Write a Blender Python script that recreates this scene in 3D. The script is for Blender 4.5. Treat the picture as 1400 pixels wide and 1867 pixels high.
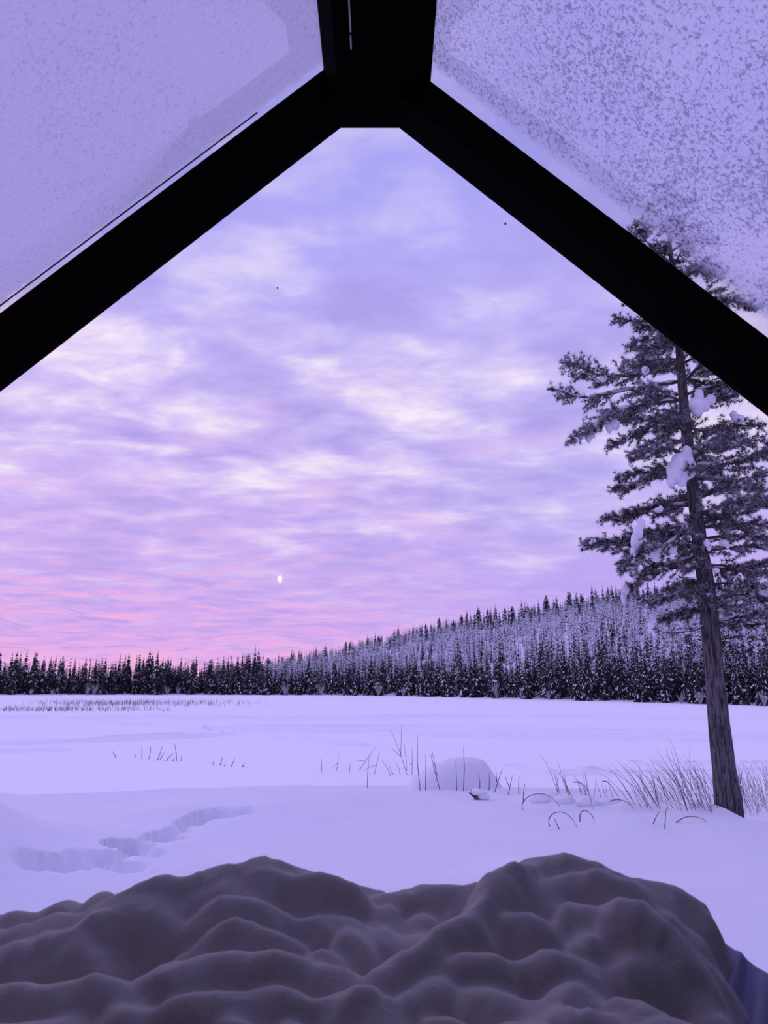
import bpy, math, random
import numpy as np

# ------------------------------------------------------------------ camera / world / exposure
scene = bpy.context.scene
for o in list(bpy.data.objects):
    bpy.data.objects.remove(o)
COL = scene.collection
F = 1295.0                       # focal length in pixels of the 1400 x 1867 frame
TH = math.atan((1255.0 - 933.5) / F)   # camera tilted up
CAM = np.array([0.0, 0.0, 2.5])  # z = 0 is the frozen lake

cam_data = bpy.data.cameras.new('camera')
cam_data.sensor_fit = 'VERTICAL'
cam_data.sensor_height = 36.0
cam_data.sensor_width = 27.0
cam_data.lens = F / 1867.0 * 36.0
cam_data.clip_end = 3000
cam_data.clip_start = 0.02
cam_data.dof.use_dof = True
cam_data.dof.focus_distance = 25.0
cam_data.dof.aperture_fstop = 8.0
cam = bpy.data.objects.new('camera', cam_data)
COL.objects.link(cam)
cam.location = CAM
cam.rotation_euler = (math.pi / 2 + TH, 0, 0)
scene.camera = cam

vs = scene.view_settings
vs.view_transform = 'Standard'
vs.look = 'None'
vs.gamma = 1.0
vs.use_curve_mapping = False
vs.exposure = 0.0


def lin(r, g, b):
    def c(v):
        v /= 255.0
        return v / 12.92 if v <= 0.04045 else ((v + 0.055) / 1.055) ** 2.4
    return (c(r), c(g), c(b), 1.0)


class Nodes:
    """small helper that writes shader node trees as expressions"""
    def __init__(self, nt):
        self.nt = nt
        nt.nodes.clear()

    def new(self, t, **kw):
        n = self.nt.nodes.new(t)
        for k, v in kw.items():
            setattr(n, k, v)
        return n

    def put(self, sock, v):
        if isinstance(v, bpy.types.NodeSocket):
            self.nt.links.new(v, sock)
        else:
            sock.default_value = v

    def m(self, op, a, b=0.0, c=0.0, clamp=False):
        n = self.new('ShaderNodeMath', operation=op)
        n.use_clamp = clamp
        self.put(n.inputs[0], a)
        self.put(n.inputs[1], b)
        self.put(n.inputs[2], c)
        return n.outputs[0]

    def add(self, a, b): return self.m('ADD', a, b)
    def sub(self, a, b): return self.m('SUBTRACT', a, b)
    def mul(self, a, b): return self.m('MULTIPLY', a, b)
    def div(self, a, b): return self.m('DIVIDE', a, b)

    def sstep(self, lo, hi, x):
        n = self.new('ShaderNodeMapRange', interpolation_type='SMOOTHSTEP')
        self.put(n.inputs['Value'], x)
        if lo < hi:
            a, b, c, d = lo, hi, 0.0, 1.0
        else:
            a, b, c, d = hi, lo, 1.0, 0.0
        n.inputs['From Min'].default_value = a
        n.inputs['From Max'].default_value = b
        n.inputs['To Min'].default_value = c
        n.inputs['To Max'].default_value = d
        return n.outputs[0]

    def mix(self, fac, a, b):
        n = self.new('ShaderNodeMix', data_type='RGBA')
        self.put(n.inputs[0], fac)
        self.put(n.inputs[6], a)
        self.put(n.inputs[7], b)
        return n.outputs[2]

    def noise(self, vec, scale, detail=4.0, rough=0.5, dist=0.0):
        n = self.new('ShaderNodeTexNoise')
        self.put(n.inputs['Vector'], vec)
        n.inputs['Scale'].default_value = scale
        n.inputs['Detail'].default_value = detail
        n.inputs['Roughness'].default_value = rough
        n.inputs['Distortion'].default_value = dist
        return n.outputs[0]

    def vec(self, x, y, z):
        n = self.new('ShaderNodeCombineXYZ')
        self.put(n.inputs[0], x)
        self.put(n.inputs[1], y)
        self.put(n.inputs[2], z)
        return n.outputs[0]


def ray(px, py):
    u = (px - 700.0) / F
    v = (933.5 - py) / F
    return np.array([u, math.cos(TH) - v * math.sin(TH), math.sin(TH) + v * math.cos(TH)])


def at_y(px, py, Y):
    """point of the scene seen at a photograph pixel, at the distance Y in front of the camera"""
    r = ray(px, py)
    return CAM + r * (Y / r[1])


def at_z(px, py, z):
    r = ray(px, py)
    return CAM + r * ((z - CAM[2]) / r[2])


# ---- sky: winter sunset overcast, pink towards the sunken sun, lavender elsewhere
world = bpy.data.worlds.new('sky')
scene.world = world
world.use_nodes = True
W = Nodes(world.node_tree)
tc = W.new('ShaderNodeTexCoord')
sep = W.new('ShaderNodeSeparateXYZ')
W.put(sep.inputs[0], tc.outputs['Generated'])
dx, dy, dz = sep.outputs
el = W.m('MAXIMUM', dz, 0.0)
zc = W.add(el, 0.10)
px_, py_ = W.div(dx, zc), W.div(dy, zc)
pv = W.vec(px_, W.mul(py_, 1.25), 0.0)
hl = W.m('SQRT', W.add(W.add(W.mul(dx, dx), W.mul(dy, dy)), 1e-5))
sunc = W.div(W.add(W.mul(dx, -0.60), W.mul(dy, 0.80)), hl)          # cosine to the sunset azimuth
pinkside = W.sstep(0.60, 0.99, sunc)
n_big = W.noise(pv, 1.25, 3.0, 0.5, 0.3)
n_mid = W.noise(pv, 3.2, 5.0, 0.52, 0.4)
n_fin = W.noise(W.vec(W.mul(px_, 0.9), W.mul(py_, 1.5), 3.0), 8.0, 5.0, 0.58, 0.5)
v = W.add(W.add(W.mul(n_big, 0.44), W.mul(n_mid, 0.40)), W.mul(n_fin, 0.16))
high = W.sstep(0.36, 0.68, el)                 # towards the zenith
base = W.mix(high, lin(203, 190, 250), lin(173, 170, 252))
base = W.mix(W.sstep(0.30, 0.12, el), base, lin(194, 173, 247))
base = W.mix(W.mul(W.mul(pinkside, W.sstep(0.55, 0.10, el)), 0.60), base, lin(217, 182, 247))
base = W.mix(W.mul(W.mul(W.sstep(0.60, 0.95, sunc), W.sstep(0.17, 0.01, el)), 0.80), base, lin(226, 172, 240))
base = W.mix(W.mul(W.mul(pinkside, W.sstep(0.075, 0.015, el)), 0.9), base, lin(250, 184, 234))
contrast = W.add(0.42, W.mul(W.sstep(0.66, 0.42, el), 0.58))
contrast = W.mul(contrast, W.add(0.15, W.mul(W.sstep(0.08, 0.22, el), 0.85)))
contrast = W.mul(contrast, W.add(0.15, W.mul(W.add(W.sstep(0.35, 0.80, sunc), W.sstep(0.16, 0.36, el)), 0.50)))
sky = W.mix(W.mul(W.sstep(0.51, 0.38, v), W.mul(contrast, 0.75)), base, lin(170, 158, 235))
sky = W.mix(W.mul(W.sstep(0.47, 0.66, v), W.mul(contrast, 1.15)), sky, lin(253, 240, 255))
rosy = W.noise(pv, 2.1, 3.0, 0.5, 0.2)
sky = W.mix(W.mul(W.mul(W.sstep(0.50, 0.68, rosy), W.sstep(0.62, 0.30, el)), W.mul(W.sstep(0.4, 0.85, sunc), 0.45)), sky, lin(234, 196, 246))
# thin pink and violet streaks just above the horizon
az = W.m('ARCTAN2', dx, dy)
wob = W.noise(W.vec(W.mul(az, 7.0), W.mul(el, 20.0), 0.0), 1.0, 3.0, 0.5, 0.0)
streak = W.noise(W.vec(W.mul(az, 14.0), W.add(W.mul(el, 130.0), W.mul(wob, 4.0)), 7.0), 1.0, 6.0, 0.65, 0.6)
sm = W.mul(W.mul(W.sstep(0.62, 0.96, sunc), W.sstep(0.24, 0.07, el)), W.sstep(0.0, 0.02, el))
sky = W.mix(W.mul(W.sstep(0.50, 0.64, streak), W.mul(sm, 0.70)), sky, lin(255, 184, 228))
sky = W.mix(W.mul(W.sstep(0.49, 0.36, streak), W.mul(sm, 0.60)), sky, lin(184, 160, 232))
bg = W.new('ShaderNodeBackground')
W.put(bg.inputs['Color'], sky)
bg.inputs['Strength'].default_value = 1.0
wo = W.new('ShaderNodeOutputWorld')
W.nt.links.new(bg.outputs[0], wo.inputs[0])

# wide soft sun added from the sunset side to brighten the lake snow
sd = bpy.data.lights.new('added_glow', 'SUN')
sd.energy = 0.60
sd.angle = math.radians(70)
sd.color = (0.86, 0.76, 1.0)
so = bpy.data.objects.new('added_glow', sd)
COL.objects.link(so)
so.rotation_euler = (math.radians(-58), 0, math.radians(35))


# ------------------------------------------------------------------ materials
def material(name, build):
    m = bpy.data.materials.new(name)
    m.use_nodes = True
    N = Nodes(m.node_tree)
    out = N.new('ShaderNodeOutputMaterial')
    s = build(N)
    N.nt.links.new(s, out.inputs['Surface'])
    return m


def bsdf(N, color, rough=0.7, spec=0.3, normal=None, metallic=0.0):
    b = N.new('ShaderNodeBsdfPrincipled')
    N.put(b.inputs['Base Color'], color)
    N.put(b.inputs['Roughness'], rough)
    b.inputs['Specular IOR Level'].default_value = spec
    b.inputs['Metallic'].default_value = metallic
    if normal is not None:
        N.put(b.inputs['Normal'], normal)
    return b.outputs[0]


def bump(N, height, strength, dist):
    n = N.new('ShaderNodeBump')
    n.inputs['Strength'].default_value = strength
    n.inputs['Distance'].default_value = dist
    N.put(n.inputs['Height'], height)
    return n.outputs[0]


def obj_co(N):
    return N.new('ShaderNodeTexCoord').outputs['Object']


def snow_shader(N):
    co = obj_co(N)
    h = N.add(N.mul(N.noise(co, 9.0, 4.0, 0.6), 0.8), N.mul(N.noise(co, 60.0, 3.0, 0.6), 0.25))
    tone = N.mix(N.noise(co, 1.3, 4.0, 0.55), (0.75, 0.74, 0.84, 1), (0.83, 0.82, 0.91, 1))
    return bsdf(N, tone, 0.75, 0.15, bump(N, h, 0.35, 0.04))


def lake_shader(N):
    co = obj_co(N)
    mp = N.new('ShaderNodeMapping')
    mp.inputs['Scale'].default_value = (0.22, 1.0, 1.0)
    N.put(mp.inputs['Vector'], co)
    h = N.add(N.mul(N.noise(mp.outputs[0], 1.2, 5.0, 0.6), 1.0), N.mul(N.noise(co, 12.0, 3.0, 0.6), 0.1))
    return bsdf(N, (0.94, 0.92, 0.98, 1), 0.75, 0.15, bump(N, h, 0.5, 0.10))


def branch_snow_shader(N):
    co = obj_co(N)
    return bsdf(N, (0.85, 0.84, 0.92, 1), 0.8, 0.1, bump(N, N.noise(co, 40.0, 3.0, 0.6), 0.4, 0.02))


def needle_shader(c1, c2, scale):
    def f(N):
        co = obj_co(N)
        return bsdf(N, N.mix(N.noise(co, scale, 3.0, 0.6), c1, c2), 0.8, 0.1)
    return f


def bark_shader(N):
    co = obj_co(N)
    mp = N.new('ShaderNodeMapping')
    mp.inputs['Scale'].default_value = (1.0, 1.0, 0.16)
    N.put(mp.inputs['Vector'], co)
    plates = N.noise(mp.outputs[0], 26.0, 5.0, 0.62, 0.4)
    tone = N.mix(N.sstep(0.36, 0.62, plates), (0.030, 0.026, 0.032, 1), (0.15, 0.135, 0.15, 1))
    return bsdf(N, tone, 0.9, 0.1, bump(N, plates, 0.9, 0.03))


def twig_shader(N):
    co = obj_co(N)
    return bsdf(N, N.mix(N.noise(co, 14.0, 3.0, 0.6), (0.045, 0.035, 0.04, 1), (0.11, 0.09, 0.09, 1)), 0.9, 0.1)


def straw_shader(N):
    co = obj_co(N)
    return bsdf(N, N.mix(N.noise(co, 6.0, 2.0, 0.5), (0.10, 0.075, 0.08, 1), (0.24, 0.19, 0.19, 1)), 0.9, 0.1)


def black_frame_shader(N):
    co = obj_co(N)
    t = N.mix(N.noise(co, 18.0, 3.0, 0.6), (0.0012, 0.0012, 0.0016, 1), (0.0022, 0.0022, 0.003, 1))
    return bsdf(N, t, 0.85, 0.02)


def glass_shader(N, k=0.6):
    fr = N.new('ShaderNodeFresnel')
    fr.inputs['IOR'].default_value = 1.30
    tr = N.new('ShaderNodeBsdfTransparent')
    tr.inputs['Color'].default_value = (0.985, 0.98, 0.99, 1)
    gl = N.new('ShaderNodeBsdfGlossy')
    gl.inputs['Roughness'].default_value = 0.02
    mx = N.new('ShaderNodeMixShader')
    N.put(mx.inputs[0], N.mul(fr.outputs[0], k))
    N.nt.links.new(tr.outputs[0], mx.inputs[1])
    N.nt.links.new(gl.outputs[0], mx.inputs[2])
    return mx.outputs[0]


def frost_shader(light, dark, cover, coarse, lo, hi, e0, e1):
    """crust of snow and ice grains on a pane; the uv map is measured in metres, v away from the gable"""
    def f(N):
        co = obj_co(N)
        g = N.noise(co, coarse, 3.0, 0.6, 0.8)
        g2 = N.noise(co, 3.2, 4.0, 0.6, 0.3)
        uv = N.new('ShaderNodeUVMap')
        s = N.new('ShaderNodeSeparateXYZ')
        N.put(s.inputs[0], uv.outputs[0])
        ve = N.add(s.outputs[1], N.mul(N.sub(N.noise(co, 14.0, 4.0, 0.7), 0.5), 0.06))
        edge = N.sstep(e0, e1, ve)
        grain = N.sstep(lo, hi, N.add(g, N.mul(N.sub(g2, 0.5), 0.30)))
        fine = N.noise(co, 160.0, 2.0, 0.6)
        col = N.mix(grain, light, dark)
        col = N.mix(N.mul(N.sstep(0.45, 0.7, fine), 0.25), col, dark)
        tl = N.new('ShaderNodeBsdfTranslucent')
        N.put(tl.inputs['Color'], col)
        df = N.new('ShaderNodeBsdfDiffuse')
        N.put(df.inputs['Color'], col)
        m1 = N.new('ShaderNodeMixShader')
        m1.inputs[0].default_value = 0.10
        N.nt.links.new(tl.outputs[0], m1.inputs[1])
        N.nt.links.new(df.outputs[0], m1.inputs[2])
        tr = N.new('ShaderNodeBsdfTransparent')
        m2 = N.new('ShaderNodeMixShader')
        N.put(m2.inputs[0], N.mul(edge, cover))
        N.nt.links.new(tr.outputs[0], m2.inputs[1])
        N.nt.links.new(m1.outputs[0], m2.inputs[2])
        return m2.outputs[0]
    return f


def blanket_shader(N):
    co = obj_co(N)
    pile = N.noise(co, 260.0, 3.0, 0.7)
    brush = N.noise(co, 26.0, 4.0, 0.6, 0.8)
    col = N.mix(N.noise(co, 7.0, 3.0, 0.6), (0.42, 0.39, 0.38, 1), (0.56, 0.52, 0.50, 1))
    b = N.new('ShaderNodeBsdfPrincipled')
    N.put(b.inputs['Base Color'], col)
    b.inputs['Roughness'].default_value = 0.95
    b.inputs['Specular IOR Level'].default_value = 0.05
    b.inputs['Sheen Weight'].default_value = 0.15
    b.inputs['Sheen Roughness'].default_value = 0.6
    N.put(b.inputs['Normal'], bump(N, N.add(N.mul(pile, 0.35), N.mul(brush, 1.0)), 0.35, 0.010))
    return b.outputs[0]


def bulb_shader(N):
    e = N.new('ShaderNodeEmission')
    e.inputs['Color'].default_value = (1.0, 0.80, 0.60, 1)
    e.inputs['Strength'].default_value = 400.0
    return e.outputs[0]


def wood_shader(c1, c2):
    def f(N):
        co = obj_co(N)
        mp = N.new('ShaderNodeMapping')
        mp.inputs['Scale'].default_value = (1.0, 0.08, 1.0)
        N.put(mp.inputs['Vector'], co)
        g = N.noise(mp.outputs[0], 22.0, 5.0, 0.6, 0.5)
        return bsdf(N, N.mix(g, c1, c2), 0.6, 0.2, bump(N, g, 0.2, 0.004))
    return f


def plain(c, rough=0.6, spec=0.3, metallic=0.0):
    def f(N):
        co = obj_co(N)
        n = N.noise(co, 12.0, 3.0, 0.6)
        return bsdf(N, N.mix(n, tuple(x * 0.9 for x in c[:3]) + (1,), c), rough, spec, None, metallic)
    return f


M = {
    'snow': material('snow', snow_shader),
    'lake': material('lake_snow', lake_shader),
    'bsnow': material('branch_snow', branch_snow_shader),
    'needle': material('needles', needle_shader((0.020, 0.020, 0.022, 1), (0.05, 0.05, 0.055, 1), 5.0)),
    'frostneedle': material('frosted_needles', needle_shader((0.26, 0.25, 0.28, 1), (0.50, 0.49, 0.53, 1), 5.0)),
    'bark': material('pine_bark', bark_shader),
    'twig': material('twig', twig_shader),
    'straw': material('straw', straw_shader),
    'black': material('black_frame', black_frame_shader),
    'glass': material('glass', glass_shader),
    'roof_glass': material('roof_glass', lambda N: glass_shader(N, 0.18)),
    'frost_l': material('frost_smooth', frost_shader((0.63, 0.62, 0.74, 1), (0.47, 0.46, 0.58, 1), 0.97, 95.0, 0.50, 0.74, 0.0, 0.035)),
    'frost_r': material('frost_grainy', frost_shader((0.80, 0.79, 0.90, 1), (0.25, 0.24, 0.34, 1), 0.76, 84.0, 0.48, 0.62, 0.03, 0.09)),
    'blanket': material('plush_blanket', blanket_shader),
    'floor': material('floor_wood', wood_shader((0.05, 0.035, 0.028, 1), (0.09, 0.065, 0.05, 1))),
    'wall': material('wall_panel', wood_shader((0.012, 0.010, 0.010, 1), (0.02, 0.017, 0.016, 1))),
    'mattress': material('mattress_cotton', plain((0.25, 0.24, 0.24, 1), 0.9, 0.1)),
    'sheet': material('sheet_cotton', plain((0.27, 0.28, 0.42, 1), 0.9, 0.1)),
    'bulb': material('lit_bulb', bulb_shader),
    'strip': material('aluminium_strip', plain((0.75, 0.72, 0.74, 1), 0.5, 0.5)),
    'rubber': material('glazing_rubber', plain((0.02, 0.02, 0.05, 1), 0.7, 0.1)),
}


# ------------------------------------------------------------------ mesh helpers
def mesh(name, verts, faces, mats, parent=None, loc=(0, 0, 0), smooth=False, mi=None, label=None, cat=None,
         group=None, kind=None):
    me = bpy.data.meshes.new(name)
    verts = np.asarray(verts, dtype=np.float32).reshape(-1, 3)
    if isinstance(faces, np.ndarray):
        nf, k = faces.shape
        me.vertices.add(len(verts))
        me.vertices.foreach_set('co', verts.ravel())
        me.loops.add(nf * k)
        me.loops.foreach_set('vertex_index', faces.astype(np.int32).ravel())
        me.polygons.add(nf)
        me.polygons.foreach_set('loop_start', np.arange(0, nf * k, k, dtype=np.int32))
        me.update(calc_edges=True)
    else:
        me.from_pydata([tuple(map(float, q)) for q in verts], [], [tuple(map(int, q)) for q in faces])
        me.update()
    for k_ in (mats if isinstance(mats, (list, tuple)) else [mats]):
        me.materials.append(M[k_])
    if mi is not None:
        me.polygons.foreach_set('material_index', np.asarray(mi, dtype=np.int32))
    if smooth:
        me.polygons.foreach_set('use_smooth', np.ones(len(me.polygons), dtype=bool))
    o = bpy.data.objects.new(name, me)
    COL.objects.link(o)
    o.location = tuple(map(float, loc))
    if parent is not None:
        o.parent = parent
    tag(o, label, cat, group, kind)
    return o


def tag(o, label=None, cat=None, group=None, kind=None):
    if label:
        o['label'] = label
    if cat:
        o['category'] = cat
    if group:
        o['group'] = group
    if kind:
        o['kind'] = kind
    return o


def empty(name, loc, label=None, cat=None, group=None, kind=None):
    o = bpy.data.objects.new(name, None)
    COL.objects.link(o)
    o.location = tuple(map(float, loc))
    o.empty_display_size = 0.1
    return tag(o, label, cat, group, kind)


class MB:
    """collects pieces of one mesh"""
    def __init__(self):
        self.v, self.f, self.mi, self.n = [], [], [], 0

    def add(self, v, f, mi=0):
        v = np.asarray(v, float).reshape(-1, 3)
        self.v.append(v)
        for q in f:
            self.f.append(tuple(int(i) + self.n for i in q))
            self.mi.append(mi)
        self.n += len(v)

    def box(self, lo, hi, mi=0):
        x0, y0, z0 = lo
        x1, y1, z1 = hi
        v = [(x0, y0, z0), (x1, y0, z0), (x1, y1, z0), (x0, y1, z0), (x0, y0, z1), (x1, y0, z1), (x1, y1, z1), (x0, y1, z1)]
        self.add(v, [(0, 3, 2, 1), (4, 5, 6, 7), (0, 1, 5, 4), (1, 2, 6, 5), (2, 3, 7, 6), (3, 0, 4, 7)], mi)

    def prism(self, prof, y0, y1, mi=0):
        """profile of (x, z) points extruded along y"""
        n = len(prof)
        v = [(x, y0, z) for x, z in prof] + [(x, y1, z) for x, z in prof]
        f = [tuple(range(n)), tuple(range(2 * n - 1, n - 1, -1))]
        f += [(i, i + n, (i + 1) % n + n, (i + 1) % n) for i in range(n)]
        self.add(v, f, mi)

    def tube(self, pts, rad, sides=6, mi=0, cap=True):
        pts = np.asarray(pts, float)
        n = len(pts)
        rad = np.broadcast_to(np.asarray(rad, float), (n,))
        t = np.gradient(pts, axis=0)
        t /= np.linalg.norm(t, axis=1)[:, None] + 1e-9
        ref = np.array([0, 0, 1.0]) if abs(t[:, 2]).mean() < 0.8 else np.array([1.0, 0, 0])
        a = np.cross(t, ref)
        a /= np.linalg.norm(a, axis=1)[:, None] + 1e-9
        b = np.cross(t, a)
        ang = np.arange(sides) * 2 * math.pi / sides
        ring = (a[:, None, :] * np.cos(ang)[None, :, None] + b[:, None, :] * np.sin(ang)[None, :, None])
        v = pts[:, None, :] + ring * rad[:, None, None]
        f = []
        for i in range(n - 1):
            for j in range(sides):
                k = (j + 1) % sides
                f.append((i * sides + j, i * sides + k, (i + 1) * sides + k, (i + 1) * sides + j))
        if cap:
            f.append(tuple(range(sides - 1, -1, -1)))
            f.append(tuple((n - 1) * sides + j for j in range(sides)))
        self.add(v.reshape(-1, 3), f, mi)

    def blob(self, c, r, seed=0, rough=0.18, seg=10, rings=7, mi=0):
        """lumpy rounded body"""
        rg = np.random.RandomState(seed)
        ph = rg.rand(6) * 6.28
        v = []
        for i in range(rings + 1):
            p = math.pi * i / rings
            for j in range(seg):
                q = 2 * math.pi * j / seg
                d = np.array([math.sin(p) * math.cos(q), math.sin(p) * math.sin(q), math.cos(p)])
                w = 1 + rough * (math.sin(3 * d[0] + ph[0]) * math.sin(3 * d[1] + ph[1]) + 0.7 * math.sin(5 * d[2] + ph[2]) * math.sin(4 * d[0] + ph[3]) + 0.5 * math.sin(7 * d[1] + ph[4] + 3 * d[2]))
                v.append(np.asarray(c) + d * np.asarray(r) * w)
        f = []
        for i in range(rings):
            for j in range(seg):
                k = (j + 1) % seg
                f.append((i * seg + j, (i + 1) * seg + j, (i + 1) * seg + k, i * seg + k))
        self.add(v, f, mi)

    def build(self, name, mats, parent=None, origin=None, **kw):
        v = np.concatenate(self.v)
        loc = (0, 0, 0)
        if origin is not None:
            v = v - np.asarray(origin)
            loc = origin if parent is None else (0, 0, 0)
        return mesh(name, v, self.f, mats, parent, loc, mi=self.mi, **kw)


def hash2(ix, iy, seed):
    h = (ix.astype(np.int64) * 374761393 + iy.astype(np.int64) * 668265263 + seed * 974711) & 0x7fffffff
    h = ((h ^ (h >> 13)) * 1274126177) & 0x7fffffff
    return ((h ^ (h >> 16)) & 0xffff) / 65535.0


def vnoise(x, y, seed=0):
    ix, iy = np.floor(x), np.floor(y)
    fx, fy = x - ix, y - iy
    fx = fx * fx * (3 - 2 * fx)
    fy = fy * fy * (3 - 2 * fy)
    a, b = hash2(ix, iy, seed), hash2(ix + 1, iy, seed)
    c, d = hash2(ix, iy + 1, seed), hash2(ix + 1, iy + 1, seed)
    return (a * (1 - fx) + b * fx) * (1 - fy) + (c * (1 - fx) + d * fx) * fy - 0.5


def fbm(x, y, seed=0, octv=4):
    s, a = 0, 1.0
    for i in range(octv):
        s = s + a * vnoise(x * 2 ** i, y * 2 ** i, seed + i)
        a *= 0.5
    return s


def sst(a, b, x):
    t = np.clip((x - a) / (b - a), 0, 1)
    return t * t * (3 - 2 * t)


# ------------------------------------------------------------------ terrain
# far shore distance and hill profile by azimuth (radians, 0 = straight ahead)
def azim(px, py=1262):
    r = ray(px, py)
    return math.atan2(r[0], r[1])


def elev(px, py):
    r = ray(px, py)
    return math.atan2(r[2], math.hypot(r[0], r[1]))


SH = [(-900, 300), (-300, 310), (0, 313), (400, 290), (700, 250), (850, 205), (1000, 164), (1200, 138), (1400, 120), (1800, 100), (2600, 90)]
SH_A = np.array([azim(p) for p, _ in SH])
SH_R = np.array([d for _, d in SH], float)
RIDGE_R = 430.0
TREE_H = 9.0
RG = [(-900, 1240), (0, 1242), (330, 1232), (400, 1213), (500, 1198), (600, 1179), (700, 1154), (800, 1132), (900, 1116), (1000, 1101),
      (1100, 1082), (1200, 1072), (1400, 1062), (1800, 1050), (2600, 1050)]
RG_A = np.array([azim(p) for p, _ in RG])
RG_Z = np.array([max(0.0, CAM[2] + RIDGE_R * math.tan(elev(p, q)) - TREE_H) for p, q in RG])


def shore_r(a):
    return np.interp(a, SH_A, SH_R)


def hill_z(a, r):
    r0 = shore_r(a)
    H = np.interp(a, RG_A, RG_Z)
    t = np.clip((r - r0 - 8) / (RIDGE_R - r0 - 8), 0, 1.25)
    return H * (1.12 * t - 0.12 * t * t) * (t > 0) + 0.5 * sst(0, 12, r - r0)


TRACKS = []          # ruts of skis and snowmobiles over the lake
for pts, w, d in [
    ([(380, 1331), (700, 1335), (1050, 1341), (1500, 1349)], 0.55, 0.10),
    ([(420, 1326), (760, 1327), (1100, 1334), (1500, 1341)], 0.8, 0.09),
    ([(700, 1341), (1100, 1349), (1500, 1354)], 0.4, 0.09),
    ([(-100, 1311), (200, 1310), (500, 1312), (900, 1307), (1400, 1312)], 1.4, 0.12),
    ([(180, 1316), (300, 1324), (420, 1338), (560, 1351), (640, 1358)], 0.40, 0.10),
    ([(-100, 1360), (60, 1356), (150, 1352), (330, 1345), (430, 1339)], 0.40, 0.10),
    ([(-60, 1374), (100, 1369)], 0.4, 0.07),
    ([(1020, 1411), (1180, 1410), (1330, 1408), (1500, 1405)], 0.22, 0.07),
    ([(1160, 1392), (1330, 1394), (1500, 1392)], 0.22, 0.06),
    ([(940, 1400), (1000, 1409), (1090, 1411)], 0.25, 0.06),
]:
    TRACKS.append(([at_z(p, q, 0.0) for p, q in pts], w * 0.8, d * 3.6))

PRINTS = []          # prints of the trail that leads from the cabin to the shore
for p, q, r, d in [(60, 1606, 0.30, 0.12), (105, 1598, 0.34, 0.24), (150, 1582, 0.30, 0.16), (185, 1588, 0.26, 0.14), (222, 1548, 0.24, 0.34), (205, 1570, 0.24, 0.14),
                   (250, 1552, 0.24, 0.13), (262, 1560, 0.2, 0.10), (295, 1532, 0.30, 0.22), (325, 1518, 0.22, 0.13), (350, 1504, 0.30, 0.18), (385, 1494, 0.34, 0.26),
                   (422, 1492, 0.26, 0.12), (448, 1489, 0.22, 0.10), (280, 1560, 0.2, 0.07), (230, 1590, 0.22, 0.08)]:
    PRINTS.append((at_z(p, q, 0.78), r * 0.82, d * 1.1))


def near_z(x, y):
    """shore and lake"""
    line = 17.0 + 1.2 * np.sin(x * 0.35 + 0.6) + 0.06 * x * 0 - 4.2 * sst(2.5, 6.5, x) + 2.0 * sst(-4, -9, x)
    crest = 0.80 - 0.012 * np.maximum(y - 4, 0)
    z = crest * sst(0, 1, (line - y) / 5.0 + 0.12)
    # drift on the left, drift against the cabin on the right
    z = z + 1.75 * np.exp(-((x + 5.4) / 1.45) ** 2 - ((y - 6.6) / 2.2) ** 2)
    z = z + 0.10 * np.exp(-((x - 1.3) / 0.45) ** 2 - ((y - 7.4) / 0.5) ** 2)
    z = z + 0.16 * np.exp(-((x + 2.0) / 1.6) ** 2 - ((y - 11.0) / 1.6) ** 2)
    near = sst(26, 14, y)
    z = z + near * (0.10 * fbm(x * 0.35, y * 0.35, 3, 3) + 0.03 * fbm(x * 1.3, y * 1.3, 9, 3))
    # hummocks among the grass
    gz = np.exp(-((y - 12.6) / 1.6) ** 2) * sst(1.6, 3.2, x)
    z = z + gz * 0.28 * np.maximum(fbm(x * 1.5, y * 1.5, 21, 3), -0.1)
    return z


def ground_z(x, y):
    x, y = np.asarray(x, float), np.asarray(y, float)
    a = np.arctan2(x, y)
    r = np.hypot(x, y)
    z = near_z(x, y) * (r < 40)
    far = sst(18, 40, r) * sst(0, -30, r - shore_r(a))
    z = z + far * (0.10 * fbm(x * 0.05, y * 0.30, 33, 4) + 0.09 * fbm(x * 0.22, y * 0.9, 41, 3) * sst(120, 20, r))
    z = z + hill_z(a, r)
    for pts, w, d in TRACKS:
        best = np.full(x.shape, 1e9)
        for p, q in zip(pts[:-1], pts[1:]):
            ex, ey = q[0] - p[0], q[1] - p[1]
            t = np.clip(((x - p[0]) * ex + (y - p[1]) * ey) / (ex * ex + ey * ey), 0, 1)
            best = np.minimum(best, np.hypot(x - p[0] - t * ex, y - p[1] - t * ey))
        wig = 0.6 + 0.8 * (fbm(x * 0.4, y * 0.4, 51, 2) + 0.5)
        z = z - d * wig * np.exp(-(best / w) ** 2) + 0.5 * d * wig * np.exp(-((best - 1.9 * w) / (0.7 * w)) ** 2)
    m = (r < 20) & (x < 0)
    if np.any(m):
        xs, ys = x[m], y[m]
        wx = xs + 0.10 * fbm(xs * 5, ys * 5, 61, 2)
        wy = ys + 0.14 * fbm(xs * 5, ys * 5, 67, 2)
        dz_ = np.zeros_like(xs)
        for c, rr, d in PRINTS:
            q = np.hypot((wx - c[0]) / rr, (wy - c[1]) / (rr * 1.25))
            dz_ = np.minimum(dz_, -d * sst(1.05, 0.55, q)) 
            dz_ = dz_ + 0.25 * d * np.exp(-((q - 1.30) / 0.22) ** 2)
        zz = z[m]
        z[m] = zz + dz_
    return z


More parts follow.
